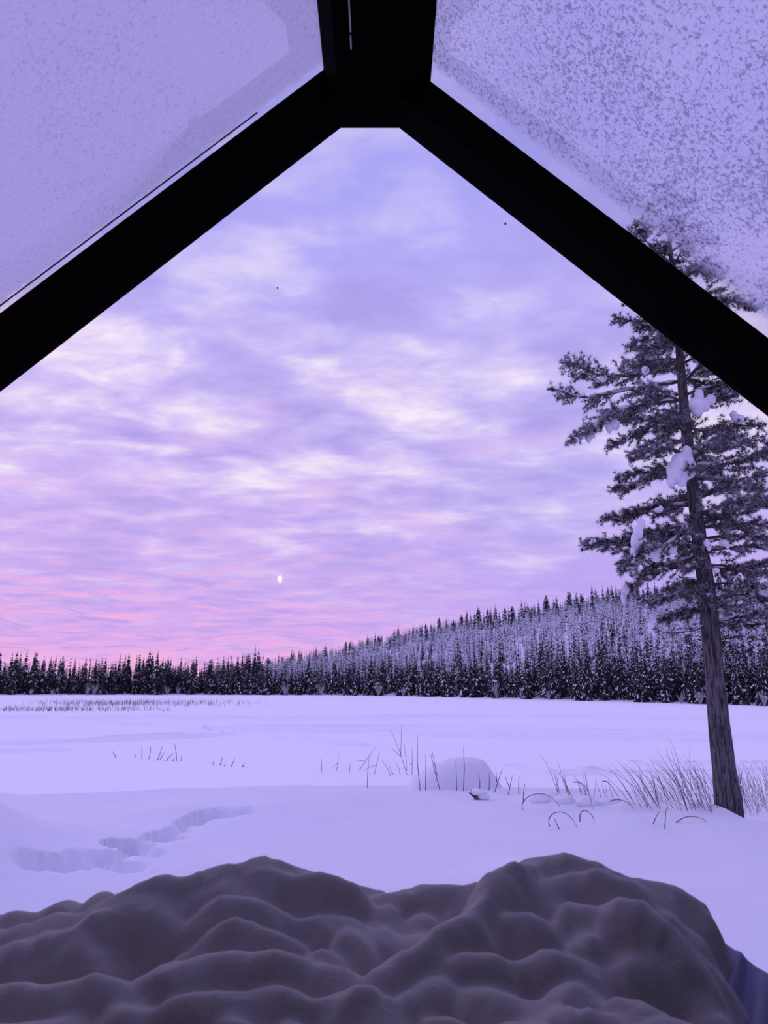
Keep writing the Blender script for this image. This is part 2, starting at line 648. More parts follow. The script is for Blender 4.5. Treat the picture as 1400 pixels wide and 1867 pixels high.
az1 = np.radians(np.concatenate([np.linspace(-105, -36, 70, endpoint=False), np.linspace(-36, 36, 410, endpoint=False), np.linspace(36, 105, 71)]))
rr1 = np.concatenate([np.geomspace(2.45, 30, 310, endpoint=False), np.geomspace(30, 140, 400, endpoint=False), np.geomspace(140, 900, 90)])
A, R = np.meshgrid(az1, rr1)
GX, GY = R * np.sin(A), R * np.cos(A)
GZ = ground_z(GX, GY)
nr, na = GX.shape
idx = np.arange(nr * na).reshape(nr, na)
quads = np.stack([idx[:-1, :-1], idx[:-1, 1:], idx[1:, 1:], idx[1:, :-1]], -1)[:, :, ::-1]
rc, ac = R[:-1, :-1], A[:-1, :-1]
is_hill = rc > shore_r(ac)
is_lake = (~is_hill) & (rc > 20)
allv = np.stack([GX, GY, GZ], -1).reshape(-1, 3)
for nm, msk, mt, lb in [('shore_snow', ~(is_hill | is_lake), 'snow', 'smooth deep snow on the near shore outside the cabin window'),
                        ('frozen_lake', is_lake, 'lake', 'flat snow-covered frozen lake crossed by faint tracks'),
                        ('hillside', is_hill, 'snow', 'snowy wooded hillside rising behind the lake')]:
    q = quads[msk]
    u, inv = np.unique(q, return_inverse=True)
    mesh(nm, allv[u], inv.reshape(-1, 4), mt, smooth=True, label=lb, kind='structure')


def gz1(x, y):
    return float(ground_z(np.array([x]), np.array([y]))[0])


def ground_at(px, py, z0=0.5):
    """march the pixel's ray down to the terrain"""
    r = ray(px, py)
    t = np.geomspace(3.0, 300, 4000)
    P = CAM[None] + r[None] * t[:, None]
    h = ground_z(P[:, 0], P[:, 1])
    i = int(np.argmax(P[:, 2] < h))
    return P[i]


# ------------------------------------------------------------------ the cabin
YG = 2.20            # plane of the gable window
YN = 2.082           # near side of the rafters
FL = 1.45            # floor height
S = math.tan(math.radians(43.1))
LX, RX, AZ = -0.162, 0.057, 2.032 + CAM[2]     # lower corners of the flat ridge soffit
TT = 0.12 / math.cos(math.radians(43.1))       # rafter depth measured upright
EAVE = 2.05
BACK = -2.2
LEFT_END, RIGHT_END = LX - EAVE, RX + EAVE
ZE = AZ - EAVE * S                             # underside at the eaves


def st(name, mb, mats, label, **kw):
    return mb.build(name, mats, label=label, kind='structure', **kw)


# rafters of the gable
b = MB(); b.prism([(LX, AZ), (LX, AZ + TT), (LEFT_END, ZE + TT), (LEFT_END, ZE)], YN, YG + 0.03)
st('trim_1', b, 'black', 'black gable rafter sloping down from the ridge under the smooth frosted roof pane')
b = MB(); b.prism([(RX, AZ), (RIGHT_END, ZE), (RIGHT_END, ZE + TT), (RX, AZ + TT)], YN, YG + 0.03)
st('trim_2', b, 'black', 'black gable rafter crossing in front of the tall pine')
# ridge beam
b = MB(); b.prism([(LX, AZ), (-0.216, AZ + 0.114), (-0.10, AZ + 0.26), (0.05, AZ + 0.26), (0.166, AZ + 0.062), (RX, AZ)], BACK, YG + 0.03)
ridge = st('trim_3', b, 'black', 'broad black ridge beam running overhead between the frosted roof panes')
for (p0, q0, p1, q1) in [(634.0, -60, 638.0, 57), (638.6, 65, 640.4, 88)]:
    zt = AZ - 0.004
    a0, a1 = at_z(p0, q0, zt), at_z(p1, q1, zt)
    b = MB()
    y0, y1 = min(a0[1], a1[1]), max(a0[1], a1[1])
    xa = (a0[0] + a1[0]) / 2
    b.box((xa - 0.0022, y0, zt - 0.004), (xa + 0.0022, y1, AZ + 0.002))
    b.build('edge_strip', 'strip', ridge, label='thin pale strip let into the ridge beam')

# gable glazing down to the floor
w1 = empty('window_1', (0, YG, FL), 'clear full-height gable window facing the lake', kind='structure')
prof = [(LX, AZ), (RX, AZ), (RIGHT_END, ZE), (RIGHT_END, FL), (LEFT_END, FL), (LEFT_END, ZE)]
b = MB(); b.prism([(x, z + (0.004 if z > FL else 0)) for x, z in prof], YG, YG + 0.012)
b.build('pane', 'glass', w1, origin=(0, YG, FL))
b = MB(); b.box((LEFT_END, YN, FL - 0.10), (RIGHT_END, YG + 0.03, FL))
b.build('sill', 'black', w1, origin=(0, YG, FL))

for (p, q, r) in [(921, 408, 2.2), (506, 525, 1.6)]:
    c = at_y(p, q, YG - 0.001)
    k = r / 1295 * 2.3
    b = MB(); b.blob(c, (k, 0.0012, k * 1.4), p, 0.25, 8, 5)
    b.build('speck', 'rubber', w1, origin=(0, YG, FL))

# roof panes with their crust of frost; the glass lies on top of the rafters
def slope_pane(side):
    s = -1 if side == 'l' else 1
    x0 = LX if s < 0 else RX
    xa = -0.190 if s < 0 else 0.140          # at the ridge
    xb = x0 + s * EAVE
    zf = lambda x: AZ + TT - abs(x - x0) * S
    nx, nz = s * math.sin(math.radians(43.1)), math.cos(math.radians(43.1))
    def slab(o0, o1, y0, y1, xin=xa, xout=xb):
        m = MB()
        v = []
        for o in (o0, o1):
            for (x, y) in ((xin, y0), (xout, y0), (xout, y1), (xin, y1)):
                v.append((x + nx * o, y, zf(x) + nz * o))
        f = [(0, 3, 2, 1), (4, 5, 6, 7), (0, 1, 5, 4), (1, 2, 6, 5), (2, 3, 7, 6), (3, 0, 4, 7)]
        if s < 0:
            f = [q[::-1] for q in f]
        m.add(v, f)
        return m
    return slab


Y_GLASS = 0.80      # glazing cut short overhead, out of view, to darken the quilt's near sides
for side, nm, lb in (('l', 'window_2', 'roof pane covered by a smooth even crust of frost and snow'),
                     ('r', 'window_3', 'roof pane covered by grainy ice through which the pine top shows')):
    slab = slope_pane(side)
    e = empty(nm, (0, YG, AZ), lb, kind='structure')
    slab(0.0, 0.010, Y_GLASS, YG + 0.03).build('pane', 'roof_glass', e, origin=(0, YG, AZ))
    # frost: a fine sheet of quads with a uv map measured in metres from the gable edge
    s = -1 if side == 'l' else 1
    x0 = LX if s < 0 else RX
    xa, xb = (-0.190 if s < 0 else 0.140), x0 + s * EAVE
    m = slab(0.011, 0.012, Y_GLASS, YG + 0.0)
    m.f, m.mi = [q for q in m.f if set(q) == {4, 5, 6, 7}], [0]
    fr = m.build('frost', 'frost_' + side, e, origin=(0, YG, AZ))
    uvl = fr.data.uv_layers.new(name='UVMap')
    for lp in fr.data.loops:
        co = fr.data.vertices[lp.vertex_index].co
        uvl.data[lp.index].uv = (abs(co.x), (YN - YG) - co.y)
    if side == 'l':
        g = slab(-0.003, 0.0, YN - 0.030, YN - 0.026, xa - 0.25, xb)
        g.build('gasket', 'rubber', e, origin=(0, YG, AZ), label='thin dark sealing line along the pane edge')

# the rest of the room, behind and beside the camera
b = MB(); b.box((LEFT_END - 0.1, BACK - 0.1, FL - 0.12), (RIGHT_END + 0.1, YN, FL))
st('floor', b, 'floor', 'dark wooden floor of the cabin')
b = MB(); b.box((LEFT_END - 0.10, BACK, FL), (LEFT_END, YG + 0.03, ZE + TT))
st('wall_left', b, 'wall', 'low dark knee wall beside the bed')
b = MB(); b.box((RIGHT_END, BACK, FL), (RIGHT_END + 0.10, YG + 0.03, ZE + TT))
st('wall_right', b, 'wall', 'low dark knee wall on the window side of the floor')
b = MB(); b.prism([(LX, AZ + TT), (RX, AZ + TT), (RIGHT_END, ZE + TT), (RIGHT_END, FL), (LEFT_END, FL), (LEFT_END, ZE + TT)], BACK - 0.10, BACK)
st('wall_back', b, 'wall', 'dark panelled back wall of the cabin')
b = MB()  # unseen ceiling, reaching forward to keep overhead light off the quilt
b.prism([(LX - 0.02, AZ + TT + 0.02), (LX - 0.02, AZ + TT - 0.06), (LEFT_END, ZE + TT - 0.04), (LEFT_END, ZE + TT + 0.04)], BACK, Y_GLASS)
b.prism([(RX + 0.02, AZ + TT + 0.02), (RX + 0.02, AZ + TT - 0.06), (RIGHT_END, ZE + TT - 0.04), (RIGHT_END, ZE + TT + 0.04)], BACK, Y_GLASS)
st('ceiling', b, 'wall', 'dark sloping ceiling over the cabin, brought forward unseen to block light')
b = MB(); b.box((LEFT_END, BACK, 0.0), (RIGHT_END, YG + 0.03, FL - 0.12))
st('wall_base', b, 'black', 'dark plinth that carries the cabin')

# ------------------------------------------------------------------ bed and blanket
BL = [  # crest pixel, distance, half width, half length
    # back ridge of the left hump
    (480, 1566, 1.52, .075, .07), (540, 1584, 1.52, .07, .07), (620, 1606, 1.52, .08, .07), (665, 1622, 1.52, .06, .07), (410, 1582, 1.50, .08, .07),
    (312, 1601, 1.46, .07, .07), (195, 1624, 1.50, .055, .06), (115, 1641, 1.50, .07, .06), (30, 1658, 1.50, .08, .06), (-60, 1660, 1.5, .09, .06),
    (500, 1590, 1.45, .10, .06), (580, 1597, 1.44, .08, .06), (415, 1608, 1.42, .07, .05),
    (270, 1630, 1.40, .07, .06), (200, 1652, 1.38, .07, .06), (110, 1664, 1.40, .06, .05), (130, 1688, 1.34, .08, .06), (40, 1680, 1.40, .05, .05), (40, 1706, 1.33, .07, .06), (-60, 1715, 1.33, .08, .06),
    # middle of the left hump
    (395, 1643, 1.36, .065, .05), (490, 1652, 1.35, .07, .05), (415, 1682, 1.30, .06, .05), (475, 1700, 1.28, .075, .05), (590, 1660, 1.36, .09, .06), (640, 1690, 1.32, .06, .05),
    (590, 1727, 1.26, .07, .05), (500, 1742, 1.23, .08, .05), (405, 1744, 1.23, .05, .05), (330, 1760, 1.21, .06, .05), (615, 1769, 1.21, .07, .05), (500, 1772, 1.19, .09, .05),
    (505, 1803, 1.15, .07, .045), (400, 1812, 1.14, .08, .045), (555, 1822, 1.13, .05, .04), (330, 1822, 1.14, .06, .05), (650, 1808, 1.14, .055, .05), (425, 1846, 1.09, .09, .04), (690, 1830, 1.12, .05, .05),
    (165, 1788, 1.16, .08, .06), (40, 1802, 1.16, .07, .06), (60, 1856, 1.08, .09, .05), (230, 1830, 1.10, .06, .05), (560, 1862, 1.08, .09, .04), (680, 1868, 1.08, .06, .04),
    # saddle
    (730, 1634, 1.47, .07, .06), (790, 1622, 1.47, .07, .06), (865, 1619, 1.46, .06, .06), (700, 1650, 1.42, .06, .06), (780, 1665, 1.40, .06, .05), (690, 1690, 1.36, .06, .05), (760, 1700, 1.34, .06, .05),
    # right hump
    (1035, 1563, 1.50, .075, .06), (945, 1577, 1.47, .05, .05), (1080, 1588, 1.45, .07, .05), (1000, 1612, 1.41, .07, .05), (1145, 1606, 1.45, .07, .06), (1205, 1615, 1.46, .06, .06),
    (1262, 1634, 1.46, .055, .06), (1294, 1664, 1.44, .03, .05), (900, 1642, 1.38, .065, .05), (1135, 1645, 1.38, .07, .05), (1050, 1652, 1.36, .075, .05), (950, 1674, 1.33, .07, .05), (1205, 1655, 1.40, .06, .05),
    (1262, 1690, 1.38, .045, .05), (850, 1672, 1.33, .06, .05), (800, 1705, 1.28, .06, .05), (1075, 1708, 1.29, .08, .05), (1200, 1700, 1.32, .07, .05), (730, 1742, 1.23, .055, .05), (1000, 1737, 1.25, .08, .05),
    (1265, 1735, 1.30, .05, .05), (875, 1742, 1.23, .07, .05), (1150, 1742, 1.25, .07, .05), (1225, 1775, 1.23, .07, .05), (790, 1780, 1.18, .06, .05), (900, 1798, 1.16, .08, .05), (1040, 1790, 1.17, .09, .05), (1290, 1800, 1.22, .05, .05),
    (1150, 1812, 1.15, .08, .05), (740, 1800, 1.16, .05, .05), (1060, 1842, 1.10, .08, .04), (820, 1845, 1.10, .08, .05), (1310, 1845, 1.17, .05, .05), (960, 1862, 1.07, .08, .05), (1210, 1855, 1.10, .08, .05)]
LC = np.array([at_y(p, q, Y) for p, q, Y, _, _ in BL])
LR = np.array([(a, c) for _, _, _, a, c in BL])
bx = np.linspace(-1.15, 0.85, 350)
by = np.linspace(-0.35, 1.78, 375)
BX, BY = np.meshgrid(bx, by)
num = np.zeros_like(BX); den = np.zeros_like(BX) + 1e-9
top = np.zeros_like(BX)
K = 0.0070
acc = np.zeros_like(BX)
wx = BX + 0.022 * fbm(BX * 7, BY * 7, 5, 2) + 0.012 * fbm(BX * 22, BY * 22, 7, 2)
wy = BY + 0.022 * fbm(BX * 7, BY * 7, 15, 2) + 0.012 * fbm(BX * 22, BY * 22, 17, 2)
ref = 2.05
rgq = np.random.RandomState(2)
for c, (rx, ry) in zip(LC, LR):
    an = rgq.uniform(-0.7, 0.7)
    st_x = rgq.uniform(0.8, 1.35); st_y = rgq.uniform(0.8, 1.15)
    ex, ey = wx - c[0], wy - c[1]
    ux, uy = ex * math.cos(an) + ey * math.sin(an), -ex * math.sin(an) + ey * math.cos(an)
    d2 = (ux / (rx * st_x)) ** 2 + (uy / (ry * st_y)) ** 2
    zl = c[2] - 0.010 - rgq.uniform(0.036, 0.056) * d2
    acc += np.exp(np.clip((zl - ref) / K, -60, 60))
    w = np.exp(-d2 * 0.12)
    num += w * c[2]; den += w
FOLDS = [
    ([(-60, 1712), (0, 1702), (60, 1687), (140, 1674), (230, 1636), (290, 1604), (340, 1600), (410, 1581), (480, 1565), (540, 1583), (620, 1605), (680, 1632)], 1.38, 1.51, .050),
    ([(330, 1692), (395, 1643), (430, 1640), (490, 1649), (525, 1666)], 1.36, 1.36, .040), ([(430, 1602), (480, 1588), (540, 1598), (590, 1594), (640, 1613)], 1.44, 1.44, .040),
    ([(330, 1745), (385, 1690), (415, 1680), (455, 1691), (520, 1713), (545, 1736)], 1.29, 1.29, .040),
    ([(190, 1867), (240, 1800), (290, 1765), (380, 1741), (420, 1741), (460, 1749), (510, 1738), (555, 1752), (580, 1766), (630, 1766), (670, 1790)], 1.17, 1.23, .045),
    ([(230, 1867), (330, 1826), (400, 1811), (450, 1816), (520, 1805), (560, 1825), (590, 1850)], 1.11, 1.15, .040), ([(600, 1832), (640, 1806), (680, 1806), (700, 1822)], 1.14, 1.14, .035),
    ([(-20, 1812), (60, 1796), (110, 1806)], 1.16, 1.16, .05), ([(120, 1816), (165, 1788), (210, 1796), (260, 1830)], 1.16, 1.14, .05),
    ([(640, 1650), (700, 1640), (740, 1631), (790, 1622), (870, 1618)], 1.47, 1.47, .045),
    ([(690, 1775), (760, 1731), (800, 1692), (860, 1666), (890, 1641), (910, 1597), (945, 1576), (975, 1582)], 1.20, 1.47, .040),
    ([(975, 1573), (1035, 1562), (1085, 1576), (1130, 1600), (1200, 1612), (1250, 1630), (1290, 1656), (1303, 1690)], 1.50, 1.45, .050),
    ([(950, 1640), (985, 1612), (1040, 1601), (1080, 1588), (1130, 1601)], 1.42, 1.44, .040), ([(890, 1692), (930, 1671), (970, 1666), (1010, 1691)], 1.33, 1.33, .040),
    ([(1000, 1682), (1040, 1651), (1090, 1656), (1130, 1641), (1180, 1649), (1230, 1691), (1260, 1731), (1300, 1790), (1335, 1830)], 1.38, 1.20, .045),
    ([(1050, 1731), (1075, 1708), (1120, 1708), (1150, 1726)], 1.29, 1.29, .040), ([(940, 1761), (990, 1736), (1030, 1735), (1070, 1756)], 1.24, 1.24, .045),
    ([(800, 1762), (860, 1745), (910, 1746)], 1.23, 1.22, .045), ([(1150, 1746), (1200, 1736), (1250, 1766)], 1.25, 1.24, .045), ([(1000, 1861), (1050, 1838), (1110, 1850)], 1.10, 1.10, .05),
    ([(1160, 1690), (1190, 1668), (1215, 1700), (1240, 1745)], 1.34, 1.28, .035)]
for pts, y0, y1, wd in FOLDS:
    P = np.array([at_y(p, q, y0 + (y1 - y0) * i / (len(pts) - 1)) for i, (p, q) in enumerate(pts)])
    best = np.full(BX.shape, 1e9); zc_ = np.zeros_like(BX)
    for p, q in zip(P[:-1], P[1:]):
        ex, ey = q[0] - p[0], q[1] - p[1]
        t = np.clip(((wx - p[0]) * ex + (wy - p[1]) * ey) / (ex * ex + ey * ey + 1e-9), 0, 1)
        dd = np.hypot(wx - p[0] - t * ex, wy - p[1] - t * ey)
        m_ = dd < best
        best = np.where(m_, dd, best); zc_ = np.where(m_, p[2] + t * (q[2] - p[2]), zc_)
    zl = zc_ - 0.044 * (best / wd) ** 2
    acc += np.exp(np.clip((zl - ref) / K, -60, 60))
basez = num / den - 0.075
hc = at_y(190, 1745, 1.25)
basez = basez - 0.09 * np.exp(-((BX - hc[0]) / 0.14) ** 2 - ((BY - hc[1]) / 0.07) ** 2)
acc += np.exp(np.clip((basez - ref) / K, -60, 60))
BZ = ref + K * np.log(acc)
rid = 1 - 2 * np.abs(fbm(BX * 11 + 2 * fbm(BX * 5, BY * 5, 81, 2), BY * 8, 25, 3))
BZ += 0.0065 * rid + 0.0016 * fbm(BX * 60, BY * 40, 35, 3)
xe = np.interp(BY, [0.0, 0.8, 1.07, 1.2, 1.42, 1.55], [0.42, 0.44, 0.455, 0.50, 0.585, 0.585]) + 0.012 * np.sin(BY * 40)
BZ -= 7.0 * np.maximum(BX - xe, 0) ** 1.5
BZ -= 7.0 * np.maximum(BY - 1.56, 0) ** 1.5
BZ = np.maximum(BZ, FL + 0.25 + 0.02 * np.sin(BX * 30) * np.sin(BY * 27))
iy, ix = BX.shape
idx = np.arange(iy * ix).reshape(iy, ix)
q = np.stack([idx[:-1, :-1], idx[:-1, 1:], idx[1:, 1:], idx[1:, :-1]], -1).reshape(-1, 4)
keep = np.ones(len(q), bool)
quilt = mesh('quilt', np.stack([BX, BY, BZ - FL], -1).reshape(-1, 3), q, 'blanket', None, (0, 0, FL), smooth=True,
               label='puffy grey-brown quilt bunched in soft lumps over the bed', cat='quilt')

bed = empty('bed', (-0.35, 0.3, FL), 'low bed hidden under the bunched grey-brown quilt', 'bed')
b = MB(); b.box((-1.05, -1.35, FL + 0.16), (0.33, 1.36, FL + 0.34)); b.build('mattress', 'mattress', bed, origin=(-0.35, 0.3, FL))
b = MB(); b.box((-1.10, -1.40, FL + 0.10), (0.36, 1.40, FL + 0.16)); b.build('bed_base', 'floor', bed, origin=(-0.35, 0.3, FL))
for sx in (-1.04, 0.24):
    for sy in (-1.3, 1.26):
        b = MB(); b.box((sx, sy, FL), (sx + 0.06, sy + 0.06, FL + 0.10)); b.build('leg', 'floor', bed, origin=(-0.35, 0.3, FL))


# smooth sheet hanging out beside the quilt
crest = [(1270, 1700, 1.50), (1308, 1709, 1.50), (1325, 1720, 1.50), (1339, 1730, 1.49), (1352, 1735, 1.48), (1362, 1748, 1.48), (1380, 1762, 1.46), (1402, 1775, 1.44), (1450, 1812, 1.40), (1500, 1860, 1.36)]
nearl = [(1150, 1960, 1.05), (1200, 1960, 1.05), (1240, 1960, 1.05), (1270, 1960, 1.05), (1300, 1960, 1.05), (1330, 1965, 1.05), (1365, 1970, 1.05), (1400, 1975, 1.05), (1460, 1990, 1.05), (1520, 2010, 1.05)]
CRp = np.array([at_y(*c) for c in crest]); NRp = np.array([at_y(*c) for c in nearl])
nu, nv = 50, 40
ui = np.linspace(0, len(crest) - 1, nu)
cr_ = np.stack([np.interp(ui, np.arange(len(crest)), CRp[:, k]) for k in range(3)], 1)
nr_ = np.stack([np.interp(ui, np.arange(len(crest)), NRp[:, k]) for k in range(3)], 1)
SV = []
for t in np.linspace(-0.25, 1, nv):
    if t < 0:
        row = cr_ + np.array([0, -t * 0.25, 0])
        row[:, 2] -= 3.2 * (-t) ** 1.4
    else:
        row = cr_ * (1 - t) + nr_ * t
        row[:, 2] += 0.012 * np.sin(ui * 2.1 + t * 2) * np.sin(math.pi * min(1, t * 1.3)) - 0.02 * math.sin(math.pi * t)
    SV.append(row)
SV = np.array(SV)
SV[:, :, 2] = np.maximum(SV[:, :, 2], FL + 0.02)
idx = np.arange(nu * nv).reshape(nv, nu)
q = np.stack([idx[:-1, :-1], idx[:-1, 1:], idx[1:, 1:], idx[1:, :-1]], -1).reshape(-1, 4)
mesh('bed_sheet', SV.reshape(-1, 3) - np.array([0.6, 1.2, FL]), q, 'sheet', None, (0.6, 1.2, FL), smooth=True,
     label='smooth bluish sheet showing past the edge of the grey-brown quilt', cat='sheet')

# wall lamp behind the camera; its bulb is mirrored in the gable window
lamp_at = np.array([-0.80, -1.0, CAM[2] + 0.815])
lamp = empty('wall_lamp', (lamp_at[0] - 1.25, -1.0, lamp_at[2]), 'small wall lamp with a bare bulb on a long arm at the knee wall', 'lamp')
lo = np.array(lamp.location)
b = MB(); b.tube([(LEFT_END, -1.0, ZE + 0.02), (LEFT_END + 0.10, -1.0, ZE + 0.30), lamp_at - [0.05, 0, 0.05], lamp_at - [0, 0, 0.035]], 0.008, 8)
b.build('arm', 'black', lamp, origin=lo)
b = MB(); b.box((LEFT_END, -1.06, ZE - 0.06), (LEFT_END + 0.02, -0.94, ZE + 0.08)); b.build('wall_plate', 'black', lamp, origin=lo)
b = MB(); b.tube([lamp_at - [0, 0, 0.04], lamp_at - [0, 0, 0.022]], 0.014, 10); b.build('socket', 'strip', lamp, origin=lo)
b = MB(); b.blob(lamp_at, (0.010, 0.012, 0.017), 3, 0.22, 14, 10); b.build('bulb', 'bulb', lamp, origin=lo, smooth=True)

# ------------------------------------------------------------------ the tall pine
def pine(name, base, trunk_pts, trunk_r, limbs, label, seed, tuft_step=0.044, needles=19, cat='tree'):
    rg = np.random.RandomState(seed)
    root = empty(name, base, label, cat)
    b = MB()
    tp = np.asarray(trunk_pts, float)
    n = 40
    tt = np.linspace(0, 1, n)
    src = np.linspace(0, 1, len(tp))
    path = np.stack([np.interp(tt, src, tp[:, k]) for k in range(3)], 1)
    path[:, :2] += np.convolve(rg.randn(n), np.ones(5) / 5, 'same')[:, None] * 0.012
    rad = np.interp(tt, src, trunk_r) * (1 + 0.03 * rg.randn(n))
    b.tube(path, rad, 14)
    b.build('trunk', 'bark', root, origin=base, smooth=True)
    for (pts, r0, dens, snowy) in limbs:
        pts = np.asarray(pts, float)
        L = np.linalg.norm(np.diff(pts, axis=0), axis=1).sum()
        m = max(6, int(L / 0.12))
        s = np.linspace(0, 1, len(pts)); u = np.linspace(0, 1, m)
        lp = np.stack([np.interp(u, s, pts[:, k]) for k in range(3)], 1)
        wob = np.cumsum(rg.randn(m, 3), axis=0) * 0.010
        lp = lp + wob - wob[0]
        lr = r0 * (1 - 0.85 * u) + 0.003
        b = MB(); b.tube(lp, lr, 6)
        # side twigs
        tv, tf = [], []
        tdir, tpos, tlen = [], [], []
        k = int(L / 0.034 * dens)
        if k > 0:
            uu = np.clip(rg.beta(1.6, 0.9, k), 0.12, 1.0)
            side = np.where(rg.rand(k) < 0.5, -1, 1)
            for i in range(k):
                p = np.array([np.interp(uu[i], u, lp[:, c]) for c in range(3)])
                j = min(m - 2, int(uu[i] * (m - 1)))
                t = lp[j + 1] - lp[j]; t /= np.linalg.norm(t) + 1e-9
                sd = np.cross(t, [0, 0, 1.0]); sd /= np.linalg.norm(sd) + 1e-9
                ang = math.radians(rg.uniform(25, 70))
                d = t * math.cos(ang) + sd * side[i] * math.sin(ang) + np.array([0, 0, rg.uniform(-0.45, 0.30)])
                d /= np.linalg.norm(d)
                tl = min(0.75, (0.12 + 0.30 * L * (1.05 - uu[i]))) * rg.uniform(0.55, 1.15)
                mid = p + d * tl * 0.5 + np.array([0, 0, -0.02])
                end = p + d * tl + np.array([0, 0, rg.uniform(-0.05, 0.07)])
                b.tube([p, mid, end], [0.007, 0.005, 0.003], 3, cap=False)
                tpos.append((p, mid, end)); tlen.append(tl); tdir.append(d)
        br = b.build('branch', 'twig', root, origin=base)
        if k > 0:
            # needle tufts along the twigs and the limb's end
            cs, ds = [], []
            for (p, mid, end), tl in zip(tpos, tlen):
                nt_ = max(2, int(tl / tuft_step))
                for w in np.linspace(0.25, 1.0, nt_):
                    c = p * (1 - w) + end * w if w < 0.5 else mid * (2 - 2 * w) + end * (2 * w - 1)
                    cs.append(c); ds.append(end - p)
            for w in np.linspace(0.7, 1.0, 5):
                cs.append([np.interp(w, u, lp[:, c]) for c in range(3)]); ds.append(lp[-1] - lp[-3])
            cs = np.array(cs); ds = np.array(ds); ds /= np.linalg.norm(ds, axis=1)[:, None] + 1e-9
            nc = len(cs)
            cs = cs + rg.randn(nc, 3) * 0.012
            C = np.repeat(cs, needles, 0); D = np.repeat(ds, needles, 0)
            rnd = rg.randn(nc * needles, 3)
            rnd /= np.linalg.norm(rnd, axis=1)[:, None]
            nd = D * 0.55 + rnd * 0.85 + np.array([0, 0, 0.12])
            nd /= np.linalg.norm(nd, axis=1)[:, None]
            ln = rg.uniform(0.045, 0.095, nc * needles)[:, None]
            wv = np.cross(nd, rg.randn(nc * needles, 3)); wv /= np.linalg.norm(wv, axis=1)[:, None] + 1e-9
            wd = 0.0050
            V = np.stack([C - wv * wd, C + wv * wd, C + nd * ln], 1).reshape(-1, 3) - np.asarray(base)
            Fc = np.arange(len(V)).reshape(-1, 3)
            tuft_frost = np.repeat(rg.rand(nc) < 0.64, needles)
            mi = np.where(rg.rand(nc * needles) < np.where(tuft_frost, 0.72, 0.15), 1, 0)
            mesh('needles', V, Fc, ['needle', 'frostneedle'], br, mi=mi, kind='stuff')
        # snow lying along the limb and in pads on the twigs
        if snowy > 0:
            b = MB()
            i = 1
            while i < m - 2:
                ln_ = rg.randint(2, 6)
                if rg.rand() < 0.62 * snowy:
                    seg = lp[i:i + ln_ + 1].copy()
                    if len(seg) >= 2:
                        sr = lr[i:i + len(seg)]
                        seg[:, 2] += sr * 0.7 + 0.004
                        wdt = (sr * 0.9 + 0.010) * rg.uniform(0.8, 1.3)
                        wdt[0] *= 0.4; wdt[-1] *= 0.4
                        b.tube(seg, wdt, 6)
                i += ln_
            for (p, mid, end), tl in zip(tpos, tlen):
                if rg.rand() < 0.22 * snowy:
                    sz = rg.uniform(0.016, 0.042)
                    b.blob(mid * 0.5 + end * 0.5 + np.array([0, 0, sz * 0.4]), (sz * 1.5, sz * 1.5, sz * 0.8), rg.randint(9999), 0.2, 7, 4)
            if b.n:
                b.build('snow', 'bsnow', br, origin=base, smooth=True, label='white snow lying along the branch', kind='stuff')
    return root


YT = 11.8
base = at_y(1331, 1487, YT)
base[2] = gz1(base[0], base[1]) - 0.02
tp = [at_y(p, q, YT) for p, q in [(1331, 1490), (1320, 1400), (1310, 1310), (1300, 1200), (1290, 1090), (1277, 1000), (1266, 910), (1255, 820), (1246, 730), (1239, 640), (1232, 560), (1224, 470), (1217, 390), (1213, 325)]]
tr = [0.215, 0.185, 0.165, 0.150, 0.135, 0.122, 0.110, 0.098, 0.085, 0.070, 0.055, 0.038, 0.022, 0.008]
tpa = np.array(tp)


def trunk_at(z):
    return np.array([np.interp(z, tpa[:, 2], tpa[:, 0]), np.interp(z, tpa[:, 2], tpa[:, 1]), z])


limbs = []
